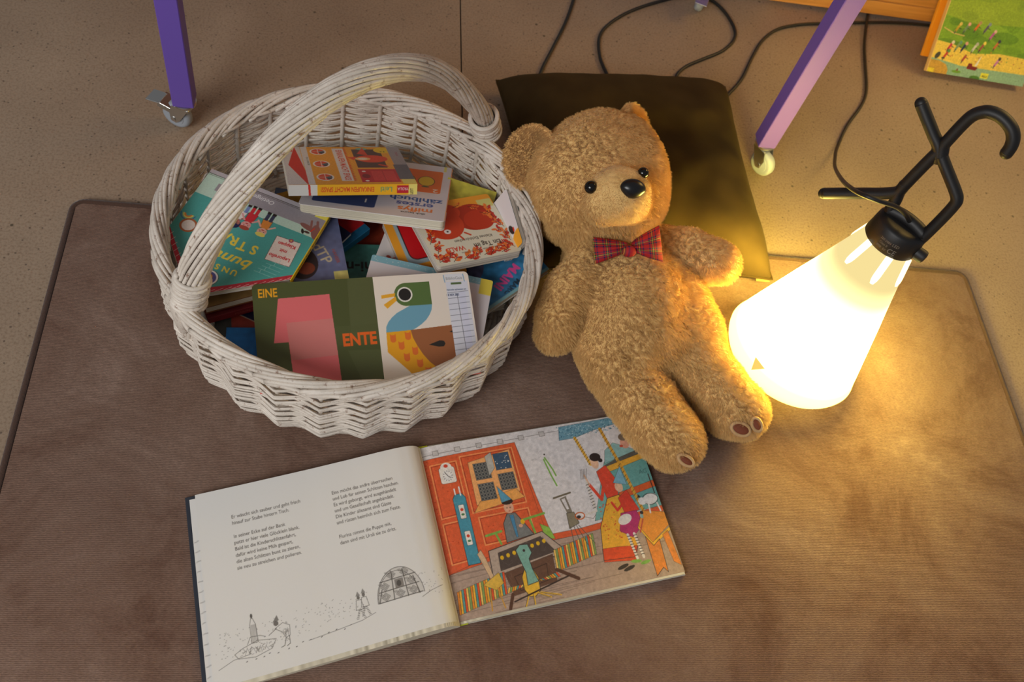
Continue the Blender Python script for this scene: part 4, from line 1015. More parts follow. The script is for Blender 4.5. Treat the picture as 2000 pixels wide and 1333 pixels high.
    S = Art(h, 9, c3('f0cc1e')); S.text('Unsere bunte Straße', h*.42, 2.4, 7.4, INK, bold=.015, ang=0, sx=1); S.text('Oetinger', h*.82, 2.4, 5, c3('c06a20')); S.rect(h-13, 0, h, 9, c3('e2cf3a')); S.text('UNS', h-7, 2, 6, INK, bold=.02)
    poly = [(0, y0), (ap[0], 0), (w, y0), (w, H), (0, H)]
    rt = book('house-shaped teal picture book with yellow title and red roof edge, under the handle', M2, w, H, 9, A, cover=1.2, back=c3('d9d2c8'), poly=poly)
    e = .0012; m = MB(); m.box((w/1000-.0006, y0/1000, 0), (w/1000+e, H/1000, .009), bev=.0004); sp = m.build('spine', mat('yellow_spine', tuple(s2l(c3('f0cc1e')))+(1,), .5), rt, smooth=False)
    art_mesh('spine_print', S, lambda X, Y: np.stack([np.full_like(X, w/1000+e+.0001), y0/1000+X/X.max()*h/1000, Y/Y.max()*.009], -1), sp)
# F: open duck board book --------------------------------------------------
def book_duck():
    M, w, h = frame4(P(505, 722, .126), P(946, 706, .126), P(491, 556, .152)); M, _, _ = frame4(P(504, 722, .124), P(950, 688, .124), P(491, 556, .150)); w = 292.; h = 150.
    x = (P(913, 530, .150)-P(491, 556, .150)); w = np.linalg.norm(x)*1000*1.0; x /= np.linalg.norm(x); tl = P(491, 556, .150); bl0 = P(506, 722, .122); y = tl-bl0; y -= y.dot(x)*x; y /= np.linalg.norm(y); M = np.eye(4); M[:3, 0], M[:3, 1], M[:3, 2] = x, y, np.cross(x, y); M[:3, 3] = tl-y*h/1000
    root = empty('board_book', mat=Matrix(M.tolist())@Matrix.Translation((0, 0, -.009))); tag(root, 'open board book with big pink number one and duck, at the basket front', 'book', 'books in the basket')
    g = w*.545; G = c3('4b5128'); Lw = g; A = Art(g, h, G); A.poly([(g-35, h), (g, h), (g, 60), (g-38, 62)], c3('555a33')); A.rect(g-75, 55, g, 82, c3('515730'), .6); A.poly([(g-28, 0), (g, 0), (g, 45), (g-44, 47)], c3('535931'))
    A.text('EINE', 20, h-20, 17.5, c3('e8a018'), bold=.02, sx=.72)
    pk = c3('db6a6c'); pk2 = c3('cf7a75'); A.poly([(33, h-23), (101, h-21), (106, 0), (45, 0), (42, h-85), (23, h-85)], pk); A.poly([(41, h-58), (102.5, h-56), (104.5, h-108), (44, h-110)], pk2)
    A.text('ENTE', g-27, h-96, 24, c3('e4631c'), bold=.04, sx=.80)
    B = Art(w-g, h, CREAM); q = w-g
    B.rect(q-34, 0, q-3, h-14, c3('d9d9e2')); B.rect(q-18, 20, q-8, h-30, c3('cfd0e6'), .5)
    for i in range(12): B.line([(q-33.5, h-31-i*8.4), (q-4, h-29.6-i*8.4)], .5, c3('4a4a55'))
    B.line([(q-20, h-33), (q-17.5, 0)], .6, c3('4a4a55')); B.line([(q-36, h-4), (q-35, h-15)], .9, c3('3f8cc0')); B.line([(q-8, h-4), (q-7, h-15)], .9, c3('3f8cc0'))
    B.rect(q-34, h-13, q-9, h-3, c3('dcdce0')); B.text('BiblioGais', q-21.5, h-11.5, 6.2, c3('8e8a88'), sx=.95); B.rect(q-27, h-19, q-12, h-16, c3('56693e')); B.text('Rückgabe spätestens am', q-20, h-27.6, 3.3, c3('4e5a72'), sx=.85, bold=.02); B.text('1 8. NOV. 2025', q-26.5, h-35.6, 4.6, c3('26304e'), sx=.6, bold=.02)
    D_ = lambda *p: [(x*.93, h-y) for x, y in p]
    B.poly(D_((84, 45), (82, 54), (78, 61), (72, 68), (64, 74), (55, 79), (47, 82), (11, 82), (12, 74), (16, 67), (22, 61), (30, 55), (50, 46)), c3('6fa3b8'))
    B.poly(D_((11, 82), (47, 81), (49, 92), (54, 104), (61, 117), (70, 129), (80, 138), (84, 150), (46, 150), (38, 139), (10, 110)), c3('e9a31a'))
    B.poly(D_((47, 81), (109, 78), (109, 150), (96, 146), (80, 138), (70, 129), (61, 117), (54, 104), (49, 92)), c3('9c5f38'))
    for (xx, yy) in ((20, 88), (42, 86), (31, 99), (50, 108), (37, 116), (55, 126), (66, 138)):
        x_, y_ = xx*.93, h-yy; B.rect(x_-4, y_-5, x_+4, y_+3, c3('e0702a')); B.ell(x_, y_-5, 4, 4, c3('e0702a')); B.ell(x_, y_+3, 3.2, 1.6, c3('e9a31a'))
    B.poly(D_((71, 104), (88, 99), (94, 100), (96, 104), (93, 108), (86, 108)), INK); B.ell(91*.93, h-103.6, 4.2, 4.2, INK); B.poly(D_((104, 88), (109, 86), (109, 89)), INK)
    B.poly(D_((48, 12), (84, 12), (84, 46), (48, 46)), c3('57703a')); B.ell(47*.93, h-29, 16.5, 17, c3('57703a')); B.ell(45*.93, h-29, 10.6, 11, c3('ece6da')); B.ell(45*.93, h-29, 8.6, 9, c3('231f1c'))
    B.poly(D_((10, 28), (31, 26), (30, 31), (10, 33)), c3('eaa92a')); B.poly(D_((12, 42), (31, 31), (32, 37), (17, 48)), c3('eaa92a'))
    T = .009
    for nm, x0, x1, art, dz in (('left_page', 0, g, A, 0), ('right_page', g, w, B, 0)):
        ww = x1-x0; m = MB(); r = 7; p = []
        for (cx, cy, a0, rr) in ((ww-r, r, -90, nm == 'right_page'), (ww-r, h-r, 0, nm == 'right_page'), (r, h-r, 90, nm == 'left_page'), (r, r, 180, nm == 'left_page')):
            if rr: p += [((x0+cx+r*math.cos(math.radians(a)))/1000, (cy+r*math.sin(math.radians(a)))/1000) for a in np.linspace(a0, a0+90, 6)]
            else:
                X = x1 if cx > ww/2 else x0; Yv = 0 if cy < h/2 else h; p.append((X/1000, Yv/1000))
        m.prism(p, T-.0035, T); pg = m.build(nm, mat('board_edge', rgb(206, 196, 180), .7), root, smooth=False)
        def sf(X, Y, x0=x0, ww=ww, nm=nm):
            X = X*ww/X.max(); Y = Y*h/Y.max(); cx = np.clip(X, r if nm == 'left_page' else 0, ww-r if nm == 'right_page' else ww); cy = np.clip(Y, r, h-r)
            inr = (X != cx); dx, dy = X-cx, Y-cy; d = np.hypot(dx, dy); k = np.where(inr & (d > r), r/np.maximum(d, 1e-9), 1)
            return np.stack([x0+cx+dx*k, cy+dy*k, np.full_like(X, T*1000+.06)], -1)/1000
        art_mesh('page_print', art, sf, pg)
    for nm, x0, x1 in (('page_block', 1.5, g-.5), ('page_block', g+.5, w-1.5)):
        m = MB(); m.prism([(x0/1000, .0015), (x1/1000, .0015), (x1/1000, (h-1.5)/1000), (x0/1000, (h-1.5)/1000)], .0015, T-.0036); m.build(nm, M_BOARD, root, smooth=False)
    m = MB(); m.prism([(0, 0), (w/1000, 0), (w/1000, h/1000), (0, h/1000)], 0, .0014); m.build('cover_board', mat('pink_cover', rgb(214, 108, 100), .6), root, smooth=False)
def simple(label, corners, t, A, r=0, board=False, w=None, h=None, name='picture_book', **k):
    M, w0, h0 = frame4(*corners); w = w or w0; h = h or h0; A = A(w, h); book(label, M, w, h, t, A, r=r, board=board, name=name, k=3, **k)
def art_dotted(w, h):
    A = Art(w, h, c3('d8d2d4')); A.rect(0, h-12, w, h, c3('86b6c2'))
    r = random.Random(1)
    for _ in range(60): A.ell(r.uniform(0, w), h-r.uniform(1, 11), .5, .5, WHT)
    A.rect(w-19, h-28, w, h, c3('e4cf50')); A.text('ALADIN', w-22, h*.22, 6.5, c3('b8453a'), bold=.01, ang=72); A.ell(w-33, h*.2, 7, 8, c3('d23a3a')); A.ell(w-33, h*.2, 4, 5, c3('d8d2d4')); return A
def art_blue(w, h):
    A = Art(w, h, c3('2f6f98')); A.ell(w*.3, h*.6, 40, 26, c3('4a4a66')); A.ell(w*.7, h*.8, 30, 30, c3('3f86b4')); A.ell(w*.2, h*.9, 50, 20, c3('25506e')); A.grain(.12, 6, 4)
    A.text('MAINI', w*.62, h*.28, 19, c3('d84a8c'), bold=.035, ang=195); A.text('MARC', w*.6, h*.06+6, 12, c3('1a2a38'), bold=.02, ang=195); A.rect(0, 0, w, 5, c3('79a3a8')); return A
def art_crab(w, h):
    A = Art(w, h, c3('d5cdca')); A.text('KINDER', w*.24, h*.82, 6, c3('b85c52'), ang=-80)
    A.ell(w*.5, h*.52, 11, 6, c3('b04a3c'), ang=80)
    for k in range(5): A.line([(w*.5-8+k*3, h*.52-10), (w*.5-6+k*3, h*.52+10)], 1, c3('d8a08c'))
    for s in (-1, 1): A.line([(w*.46, h*.52+s*8), (w*.34, h*.52+s*13), (w*.28, h*.52+s*10)], 2, c3('b04a3c')); A.ell(w*.27, h*.52+s*11, 3.4, 2.4, c3('b04a3c'))
    A.ell(8, 10, .9, .9, INK); return A
def art_pot(w, h):
    A = Art(w, h, c3('eda02c')); A.rect(w*.14, h*.28, w*.9, h, c3('9fb4ba'), r=10); A.rect(w*.2, h*.34, w*.62, h+8, c3('1a0c0a'), r=12); A.rect(w*.215, h*.35, w*.61, h+8, c3('c8151d'), r=11); A.poly([(w*.60, h), (w*.70, h), (w*.72, h*.34), (w*.64, h*.3), (w*.58, h*.36)], c3('a81018')); A.line([(w*.6, h), (w*.6, h*.36)], .9, c3('2a0a0a')); A.line([(w*.7, h), (w*.73, h*.32)], .9, c3('2a0a0a')); A.line([(w*.76, h*.6), (w*.86, h*.6)], 1, INK); return A
def art_plain(col, txt=None, tc=INK, size=12, pos=(.5, .5), ang=180, extra=None):
    def f(w, h):
        A = Art(w, h, col)
        if txt: A.text(txt, w*pos[0], h*pos[1], size, tc, bold=.02, ang=ang)
        if extra: extra(A, w, h)
        A.grain(.05, 5, 7); return A
    return f
def hid(label, cx, cy, rot, w, h, z, t, art, tilt=(0, 0), **k):
    """a book lying near flat, by its middle (metres), turn and the height of its top"""
    R_ = Matrix.Rotation(math.radians(rot), 4, 'Z')@Matrix.Rotation(math.radians(tilt[0]), 4, 'X')@Matrix.Rotation(math.radians(tilt[1]), 4, 'Y'); M = Matrix.Translation((cx, cy, z))@R_@Matrix.Translation((-w/2000, -h/2000, 0))
    book(label, np.array(M), w, h, t, art(w, h), k=3, **k)
book_shop(); book_count(); book_squirrel(); book_street(); book_duck()
# light-blue dotted book below the duck book
_tl, _tr = P(727, 497, .118), P(963, 549, .118); _d = P(715, 541, .118)-_tl
M, w_, h_ = frame4(_tl+_d/np.linalg.norm(_d)*.13, _tl+_d/np.linalg.norm(_d)*.13+(_tr-_tl), _tl); book('white book with pale blue dotted band, tucked behind the duck book', M, w_, 130., 10, art_dotted(w_, 130.), r=3, cover=1, back=c3('d8d2cc'), k=3)
simple('orange board book with a big red pot, left of the squirrel book', (P(800, 560, .100), P(862, 544, .100), P(762, 430, .108)), 12, art_pot, r=3, board=True, w=92)
simple('off-white board book with a little red crab, below the thick grey counting book', (P(722, 530, .094), P(808, 556, .094), P(713, 428, .098)), 9, art_crab, r=8, board=True)
simple('blue picture book with pink and black lettering, below the squirrel book at the right', (P(905, 640, .075), P(990, 582, .088), P(842, 540, .080)), 14, art_blue, w=165, h=120)
def ex_moon(A, w, h):
    A.ell(w*.2, h*.3, 22, 26, c3('2a2228')); A.ell(w*.26, h*.22, 12, 10, c3('7a3a28')); A.text('HANSER', w*.80, h*.36, 6.5, c3('9a4a4a'), bold=.02, ang=-80); A.rect(w-20, 0, w, 15, c3('c8bf72')); A.text('dTP', w*.5, h*.4, 22, c3('bcae92'), bold=.01, ang=-70)
simple('grey-blue paperback with small yellow corner sticker, peeking out beside the teal book', (P(575, 556, .124), P(682, 545, .124), P(540, 430, .128)), 6, art_plain(c3('62688a'), extra=ex_moon))
simple('small navy book with a yellow letter, beside the red book with blue spine', (P(640, 500, .110), P(686, 456, .108), P(600, 430, .112)), 5, art_plain(c3('1a2040'), 'ü', c3('c8a83c'), 16, (.8, .4), -60))
def ex_red(A, w, h): A.rect(0, 0, w, h*.13, c3('155f84'))
simple('red picture book with a rounded blue spine, below the grey counting book', (P(655, 495, .096), P(722, 446, .096), P(590, 410, .10)), 15, art_plain(c3('b81c22'), extra=ex_red), spine=('b', c3('17658c')))
hid('dark green book with a bold black title, deep in the basket\'s middle gap', .035, .785, 4, 150, 110, .074, 12, art_plain(c3('4a8478'), 'mi-ni', INK, 26, (.34, .70), 180))
# right-hand book standing on edge against the wall
def ex_bird(A, w, h):
    A.poly([(w*.1, h*.55), (w*.4, h*.62), (w*.55, h*.8), (w*.25, h*.7)], c3('3a3a44')); A.ell(w*.8, h*.34, 5, 9, INK, ang=30); A.ell(w*.86, h*.32, 2, 4, RED); A.ell(w*.95, h*.02, 22, 24, c3('efa428'))
M, w_, h_ = frame4(P(970, 470, .060), P(1021, 477, .128), P(952, 360, .070)); M, w_, h_ = frame4(P(979, 440, .105), P(1021, 478, .125), P(966, 362, .105))
def stand_book():
    tl = P(989, 368, .166); bl = P(1021, 474, .152); y = tl-bl; y /= np.linalg.norm(y)
    x = np.array([.25, .05, .97]); x = x-x.dot(y)*y; x /= np.linalg.norm(x); w_, h_ = 95., float(np.linalg.norm(tl-bl))*1000
    z = np.cross(x, y); M = np.eye(4); M[:3, 0], M[:3, 1], M[:3, 2], M[:3, 3] = x, y, z, bl-x*w_/1000-z*.0
    def art(w, h): A = Art(w, h, c3('ddd6d6')); ex_bird(A, w, h); return A
    book('white board book with orange patch, standing on edge against the basket\'s right wall', M, w_, h_, 11, art(w_, h_), r=5, board=True, cover=1, back=c3('5a6a66'), k=3)
stand_book()
# lower layers, seen at the front left and through the gaps
simple('thick book with tan page edges under the house-shaped teal book', (P(400, 602, .124), P(560, 560, .124), P(375, 520, .124)), 15, art_plain(c3('8a6a3c')), w=150, h=125, back=c3('7a4a28'))
simple('dark red book with a worn lettered spine, below the tan-edged book at the front left', (P(405, 622, .104), P(560, 580, .104), P(385, 540, .104)), 12, art_plain(c3('6a1a1e')), w=150, h=130, spine=('b', c3('7a1c22')), back=c3('6a1a1e'), spine_art=(lambda S: (S.text('MARIN TEMPLE', 60, 3.4, 7, c3('a05a50')), S)[1])(Art(150, 12, c3('7a1c22'))))
def ex_dia(A, w, h): A.rect(0, 0, w*.16, h, c3('3a3a36')); A.poly([(w*.16, h), (w*.16, 42), (w*.42, 18), (w*.75, 44), (w*.75, h)], c3('10163a')); A.line([(w*.16, 42), (w*.42, 18), (w*.75, 44)], 1.2, c3('b8a890'))
simple('navy and brick-red book with a pale outline, at the front left of the basket', (P(420, 660, .088), P(560, 650, .088), P(410, 570, .088)), 10, art_plain(c3('8a3328'), extra=ex_dia), w=140, h=120)
simple('bright blue book at the bottom front left, beside the duck book', (P(438, 712, .092), P(600, 712, .092), P(449, 640, .094)), 12, art_plain(c3('0f62a0')), back=c3('0f62a0'))
hid('brown picture book at the bottom of the pile in the middle', .02, .74, 12, 200, 150, .050, 14, art_plain(c3('6a4630')))
hid('blue-grey picture book lying on the basket floor at the back', -.02, .875, -4, 230, 170, .034, 12, art_plain(c3('5a6a86')))
hid('grey book lying on the basket floor at the front', .05, .685, 6, 200, 150, .030, 14, art_plain(c3('8a8478')))
hid('green book at the right side of the pile', .155, .80, 20, 120, 130, .058, 16, art_plain(c3('2c5a3c')))
hid('rust-red picture book under the counting book at the back', .0, .90, 6, 200, 130, .056, 14, art_plain(c3('9a3a22')))
hid('ochre picture book under the house-shaped teal book', -.13, .82, 25, 160, 130, .105, 14, art_plain(c3('b8862c')))
hid('yellow-green book peeking out between the counting book and the squirrel book', .165, .900, -16, 80, 90, .112, 8, art_plain(c3('c8bf4a')), tilt=(0, 0))
# ---------------------------------------------------------------- open picture book on the rug
def open_book():
    z0 = .0095; GT, GB = P(820, 876, z0+.006), P(897, 1216, z0+.006); BR = P(1332, 1100, z0+.008); TR_ = P(1226, 796, z0+.008); TL = P(380, 966, z0+.012)
    y = GT-GB; y[2] = 0; H = np.linalg.norm(y); y /= H; xr = BR-GB; xr[2] = 0; WR = np.linalg.norm(xr); xr = xr-xr.dot(y)*y; xr /= np.linalg.norm(xr)
    Mx = np.eye(4); Mx[:3, 0], Mx[:3, 1], Mx[:3, 2], Mx[:3, 3] = xr, y, (0, 0, 1), np.array([GB[0], GB[1], z0])
    root = empty('open_picture_book', mat=Matrix(Mx.tolist())); tag(root, 'large open hardback picture book on the rug, verses left and coloured room scene right', 'book')
    loc = lambda p: (np.linalg.inv(Mx)@np.append(p, 1))[:3]
    h = H; WL = abs(loc(TL)[0]); W = WR; fan = loc(TL)[1]-h     # left half
    # left page surface: rises to a hump beside the gutter, then dips in
    def zl(x):  # x metres left of gutter
        u = x/WL; return np.interp(x, [0, .003, .008, .018, .035, .06, .10, .16, .24, WL], [.0040, .0120, .0185, .0232, .0245, .0230, .0190, .0145, .0110, .0090])
    xs_ = np.linspace(0, 1, 2000); zz = zl(xs_*WL); ker = np.ones(60)/60; zp = np.pad(zz, 30, mode='edge'); zsm = np.convolve(zp, ker, 'same')[30:-30]
    def zL(x): return np.interp(x/WL, xs_, zsm)
    def zR(x): return np.interp(x, [0, .004, .012, .03, .07, W], [.0040, .0052, .0066, .0076, .0080, .0072])
    sh = .0*h
    # ------------- pictures
    a = art_verses(WL*1000, h*1000)
    skew = (loc(TL)[1]-h)/WL
    def sL(X, Y):
        x = X/X.max()*WL; yv = Y/Y.max()*h; u = WL-x; return np.stack([-u, yv+skew*u, zL(u)], -1)
    def sR(X, Y):
        x = X/X.max()*W; yv = Y/Y.max()*h; return np.stack([x, yv, zR(x)], -1)
    def block(name, side, m_, inset, f):
        n = 60; Wd = WL if side < 0 else W; v = []; fa = []
        us = np.linspace(0, 1, n)
        for u in us:
            x = u*(Wd-inset); zt = (zL(x) if side < 0 else zR(x))-.0002; sk = skew*x if side < 0 else 0
            for yy in ((-.0055 if side < 0 else -.003), h-.0008):
                v += [(side*x, yy+sk, .0022), (side*x, yy+sk, max(.0024, zt))]
        for i in range(n-1):
            a_, b_ = i*4, i*4+4; fa += [(a_, b_, b_+1, a_+1), (a_+2, a_+3, b_+3, b_+2), (a_+1, b_+1, b_+3, a_+3), (a_, a_+2, b_+2, b_)]
        e = (n-1)*4; fa += [(e, e+2, e+3, e+1), (0, 1, 3, 2)]
        m = MB(); m.add(v, fa); return m.build(name, m_, root, smooth=False)
    block('left_pages', -1, M_EDGE, .004, None); block('right_pages', 1, M_EDGE, .001, None)
    art_mesh('left_page', a, sL, root)
    art_mesh('right_page', art_room(W*1000, h*1000), sR, root)
    # a second leaf peeping out under the left page
    a2 = Art(WL*1000, h*1000, c3('e6e2dc'))
    for k in range(14): a2.line([(2, 20+k*13), (6+(k*7) % 5, 21+k*13)], .5, c3('6a645e'))
    o = art_mesh('under_leaf', a2, lambda X, Y: np.stack([-(WL-X/X.max()*WL)-.0075, Y/Y.max()*(h+.0005)-.0052+skew*(WL-X/X.max()*WL), zL(WL-X/X.max()*WL)*.86-.0008], -1), root, 4)
    # boards
    m = MB(); m.box((-WL-.013, -.0045, 0), (-.002, h+.002, .0022), bev=.0004); bd = m.build('left_board', mat('slate_board', rgb(48, 52, 62), .6), root, smooth=False)
    for v in bd.data.vertices: v.co.y += skew*(-v.co.x)
    m = MB(); m.box((.002, -.0035, 0), (W+.0015, h+.0035, .0022), bev=.0004); m.build('right_board', mat('pale_board', rgb(196, 192, 178), .6), root, smooth=False)
    m = MB(); m.box((-.012, -.0042, 0), (.012, h+.0038, .0032), bev=.0006); m.build('spine', mat('yellow_green_spine', rgb(186, 190, 40), .6), root, smooth=False)
def art_verses(w, h):
    A = Art(w, h, c3('e3dfda')); A.rect(0, 0, w, h, c3('e4e0da')); I = c3('4c443e'); s = 6.9
    L = ['Er wäscht sich sauber und geht frisch', 'hinauf zur Stube hintern Tisch.', None, 'In seiner Ecke auf der Bank', 'putzt er hier viele Glöcklein blank.', 'Bald ist die Kinderschlittenfahrt,', 'dafür wird keine Müh gespart,', 'die alten Schlitten bunt zu zieren,', 'sie neu zu streichen und polieren.']
    Rr = ['Eins möcht das andre überraschen', 'und Lob für seinen Schlitten haschen.', 'Es wird geborgt, wird ausgehändelt', 'und um Gesellschaft angebändelt.', 'Die Kinder allesamt sind Gäste', 'und rüsten heimlich sich zum Feste.', None, 'Flurina nimmt die Puppe mit,', 'dann sind mit Ursli sie zu dritt.']
    xl, yl, xr, yr = w*.138, h*.823, w*.566, h*.823
    for i, t in enumerate(L):
        if t: A.text(t, xl, yl-(i+(.15 if i > 2 else 0))*8.45, s, I, align='LEFT', sx=.86, bold=0)
    for i, t in enumerate(Rr):
        if t: A.text(t, xr, yr-(i+(.3 if i > 6 else 0))*8.45, s, I, align='LEFT', sx=.86, bold=0)
    r = random.Random(3); D = c3('5a544e')
    gl = [(8, 20), (30, 28), (60, 25), (90, 20), (w*.55, 31), (w*.7, 34), (w*.86, 40), (w-22, 50)]
    A.line([(8, 20), (26, 27), (46, 29)], .45, D); A.line([(w*.38, 26), (w*.50, 29), (w*.60, 32), (w*.66, 37)], .45, D); A.line([(w*.86, 40), (w*.90, 45), (w-14, 49)], .5, D)
    for _ in range(420):
        x = r.uniform(6, w-10); lim = 34+14*math.sin(x/w*6); y = r.uniform(30, 62)+x*.035
        if w*.64 < x < w*.86: continue
        if r.random() < .7: A.line([(x, y), (x+r.uniform(.3, 1), y+r.uniform(-.3, .3))], .5, D, .8)
    for k in range(14): A.ell(40+k*10+r.uniform(-2, 2), 20+k*.8+r.uniform(-2, 2), 1.2, .5, D, ang=20)
    # fountain
    fx, fy = w*.17, 33
    A.ring([(fx-24, fy), (fx-20, fy-6), (fx, fy-9), (fx+20, fy-4), (fx+26, fy+6), (fx+4, fy+10), (fx-14, fy+5)], .5, D)
    for k in range(40): x = fx+r.uniform(-18, 20); A.line([(x, fy+r.uniform(-5, 5)), (x+3, fy+r.uniform(-5, 5))], .35, D, .8)
    A.ring([(fx-3, fy+8), (fx-3, fy+30), (fx-1, fy+38), (fx+1, fy+38), (fx+4, fy+30), (fx+5, fy+8)], .5, D); A.ell(fx, fy+41, 1.4, 2.8, D)
    for k in range(5): A.line([(fx-2+k*1.4, fy+9), (fx-1.5+k*1.2, fy+30)], .35, D)
    A.line([(fx-8, fy+8), (fx-4, fy+16), (fx+8, fy+15), (fx+14, fy+12)], .5, D)
    # bending child beside it
    bx, by = fx+34, fy
    A.ring([(bx-8, by+18), (bx+2, by+23), (bx+10, by+18), (bx+9, by+6), (bx+4, by+4), (bx, by+12)], .5, D); A.ell(bx-6, by+24, 3, 3, D, .8); A.poly([(bx-10, by+26), (bx-2, by+27), (bx-4, by+34)], D, .7); A.line([(bx-6, by+18), (bx-16, by+12)], .6, D); A.line([(bx+4, by+4), (bx+1, by-5), (bx-3, by-6)], .7, D); A.line([(bx+8, by+5), (bx+8, by-4), (bx+4, by-6)], .7, D)
    for k in range(18): A.line([(bx+r.uniform(0, 8), by+r.uniform(0, 16)), (bx+r.uniform(0, 9), by+r.uniform(0, 18))], .3, D, .7)
    # two walkers
    for q in (0, 7):
        wx, wy = w*.60+q, 44+q*.3
        A.ring([(wx-3, wy+14), (wx+3, wy+14), (wx+5, wy+2), (wx-5, wy+2)], .5, D); A.ell(wx, wy+17, 2, 2.4, D, .8); A.poly([(wx-3, wy+19), (wx+3, wy+19), (wx, wy+25)], D, .6)
        for s_ in (-1, 1):
            for k in range(6): A.line([(wx+s_*(1+k*.7)-1, wy+1-k*2), (wx+s_*(1+k*.7)+1.2, wy+1-k*2)], .7, D)
    # domed hut with patterned door panels
    hx, hy = w*.775, 46; arch = [(hx+30*math.cos(t), hy+40*math.sin(t)) for t in np.linspace(math.pi, 0, 22)]
    A.poly(arch, c3('d2cdc6')); A.line(arch, .7, D); A.line([(x*.86+hx*.14-3, y*.9+hy*.1) for x, y in arch], .5, D)
    for u in (-28, -9, 9, 24): A.line([(hx+u, hy), (hx+u*.8, hy+38*math.sqrt(max(0, 1-(u/31)**2)))], 1, D)
    for v in (0, 13, 26): A.line([(hx-29+v*.2, hy+v), (hx+28-v*.2, hy+v+1)], 1, D)
    for (u, v) in ((-19, 6), (0, 6), (17, 6), (-18, 19), (16, 19), (-8, 32), (9, 32)):
        for k in (5.5, 3.6, 1.8): A.ring([(hx+u-k, hy+v), (hx+u, hy+v+k), (hx+u+k, hy+v), (hx+u, hy+v-k)], .5, D)
        for k in range(4): A.line([(hx+u-8+k*1.2, hy+v+5), (hx+u-6+k*1.2, hy+v+2)], .35, D)
    A.rect(hx-5, hy+14, hx+6, hy+25, c3('8a837c')); A.ell(hx, hy+19, 3, 4, D)
    return A
def art_room(w, h):
    """a generic painted farmhouse parlour in the colours of the page"""
    A = Art(w, h, c3('dcd6d4')); O = c3('df5f34'); I = c3('3a302c'); Y = c3('f0b43a'); r = random.Random(9)
    plain = A.poly
    def inked(p, c, al=1.0):
        plain(p, c, al)
        if len(p) < 30 and al == 1.0: A.ring(p, .38, I, .75)
        return A
    A.poly = inked
    A.grain(.02, 4, 1)
    A.line([(0, h-14), (w*.66, h-9)], .6, c3('6a625c'))
    for k in range(6): A.rect(16+k*32, h-16+k*.5, 24+k*32, h-9+k*.5, c3('c8c2be')); A.ring([(16+k*32, h-16+k*.5), (24+k*32, h-16+k*.5), (24+k*32, h-9+k*.5), (16+k*32, h-9+k*.5)], .5, c3('6a625c'))
    # plank floor
    A.poly([(0, 0), (w, 0), (w, h*.30), (w*.46, h*.36), (0, h*.27)], c3('b09684'))
    for k in range(46):
        y = k*1.9; x0 = r.uniform(-20, w*.4); A.line([(x0, y+x0*.03), (x0+r.uniform(40, 190), y+x0*.03+r.uniform(0, 5))], .5, c3('5e4c42'), .75)
    # panelled orange wall
    A.poly([(0, h*.25), (0, h-20), (w*.42, h-16), (w*.47, h*.36), (w*.60, h*.36), (w, h*.40), (w, h*.365), (w*.60, h*.325), (w*.47, h*.325)], O)
    A.poly([(0, h*.25), (0, h-20), (w*.42, h-16), (w*.45, h*.34), (w*.3, h*.34)], O)
    for (x0, y0, x1, y1) in ((8, h*.56, 46, h-30), (8, h*.30, 40, h*.53), (52, h*.56, w*.40, h-24), (58, h*.37, w*.40, h*.53)):
        A.ring([(x0, y0), (x1, y0+2), (x1, y1+1), (x0, y1)], 1.6, c3('f39a5c')); A.ring([(x0+2, y0+2), (x1-2, y0+4), (x1-2, y1-1), (x0+2, y1-2)], .6, c3('8a2f1a'))
    for _ in range(90): A.ell(r.uniform(2, w*.40), r.uniform(h*.36, h-22), r.uniform(.5, 1.4), r.uniform(.4, 1), c3('b83a1c'), .7)
    for _ in range(260): x = r.uniform(0, w*.41); y = r.uniform(h*.30, h-22); A.line([(x, y), (x+r.uniform(-1, 1), y+r.uniform(3, 12))], .5, c3('f27a44'), .35)
    # double window
    A.poly([(60, h*.60), (126, h*.64), (126, h*.90), (62, h*.86)], c3('f2ac6a')); A.poly([(54, h*.56), (130, h*.60), (120, h*.66), (66, h*.62)], c3('eda554'))
    for (x0, y0) in ((68, h*.62), (68, h*.745), (100, h*.66), (100, h*.785)):
        A.rect(x0, y0, x0+23, y0+25, c3('5c5c58'))
        for i in range(5):
            for j in range(5): A.ell(x0+2.4+i*4.6, y0+2.6+j*5, 2, 2.2, c3('3a3d40')); A.ring([(x0+2.4+i*4.6+2*math.cos(t), y0+2.6+j*5+2.2*math.sin(t)) for t in (0, 1, 2, 3, 4, 5)], .4, c3('a8a294'))
    A.rect(100, h*.785, 123, h*.785+25, c3('3c566e')); [A.ell(r.uniform(101, 122), r.uniform(h*.79, h*.785+24), .7, .7, WHT) for _ in range(14)]
    A.poly([(88, h*.76), (98, h*.80), (98, h*.90), (88, h*.88)], c3('b8b4aa'))
    # clock, blue post with panels
    A.rect(19, h-60, 41, h-36, c3('ece4d8'), r=3); A.ell(30, h-36, 8, 7, c3('ece4d8')); A.ell(30, h-49, 7.5, 8.5, WHT); A.ell(30, h-34, 3, 2.6, c3('d8442a'))
    for t in range(12): A.line([(30+5.4*math.cos(t*.5236), h-49+6.4*math.sin(t*.5236)), (30+6.8*math.cos(t*.5236), h-49+7.8*math.sin(t*.5236))], .7, I)
    A.line([(30, h-49), (27, h-44)], .9, I); A.line([(30, h-49), (33, h-52)], .9, I)
    A.poly([(29, h*.28), (46, h*.28), (47, h-84), (43, h-78), (33, h-78), (29, h-84)], c3('4a93a6')); A.ring([(29, h*.28), (46, h*.28), (47, h-84), (43, h-78), (33, h-78), (29, h-84)], .6, I)
    for y in (h-104, h-142): A.rect(34, y-10, 42, y+10, c3('ece4d8'), r=1); A.ell(38, y+3, 2.2, 2.2, c3('d8442a')); A.ell(38, y-4, 2.4, 1.6, c3('4a7a4a'))
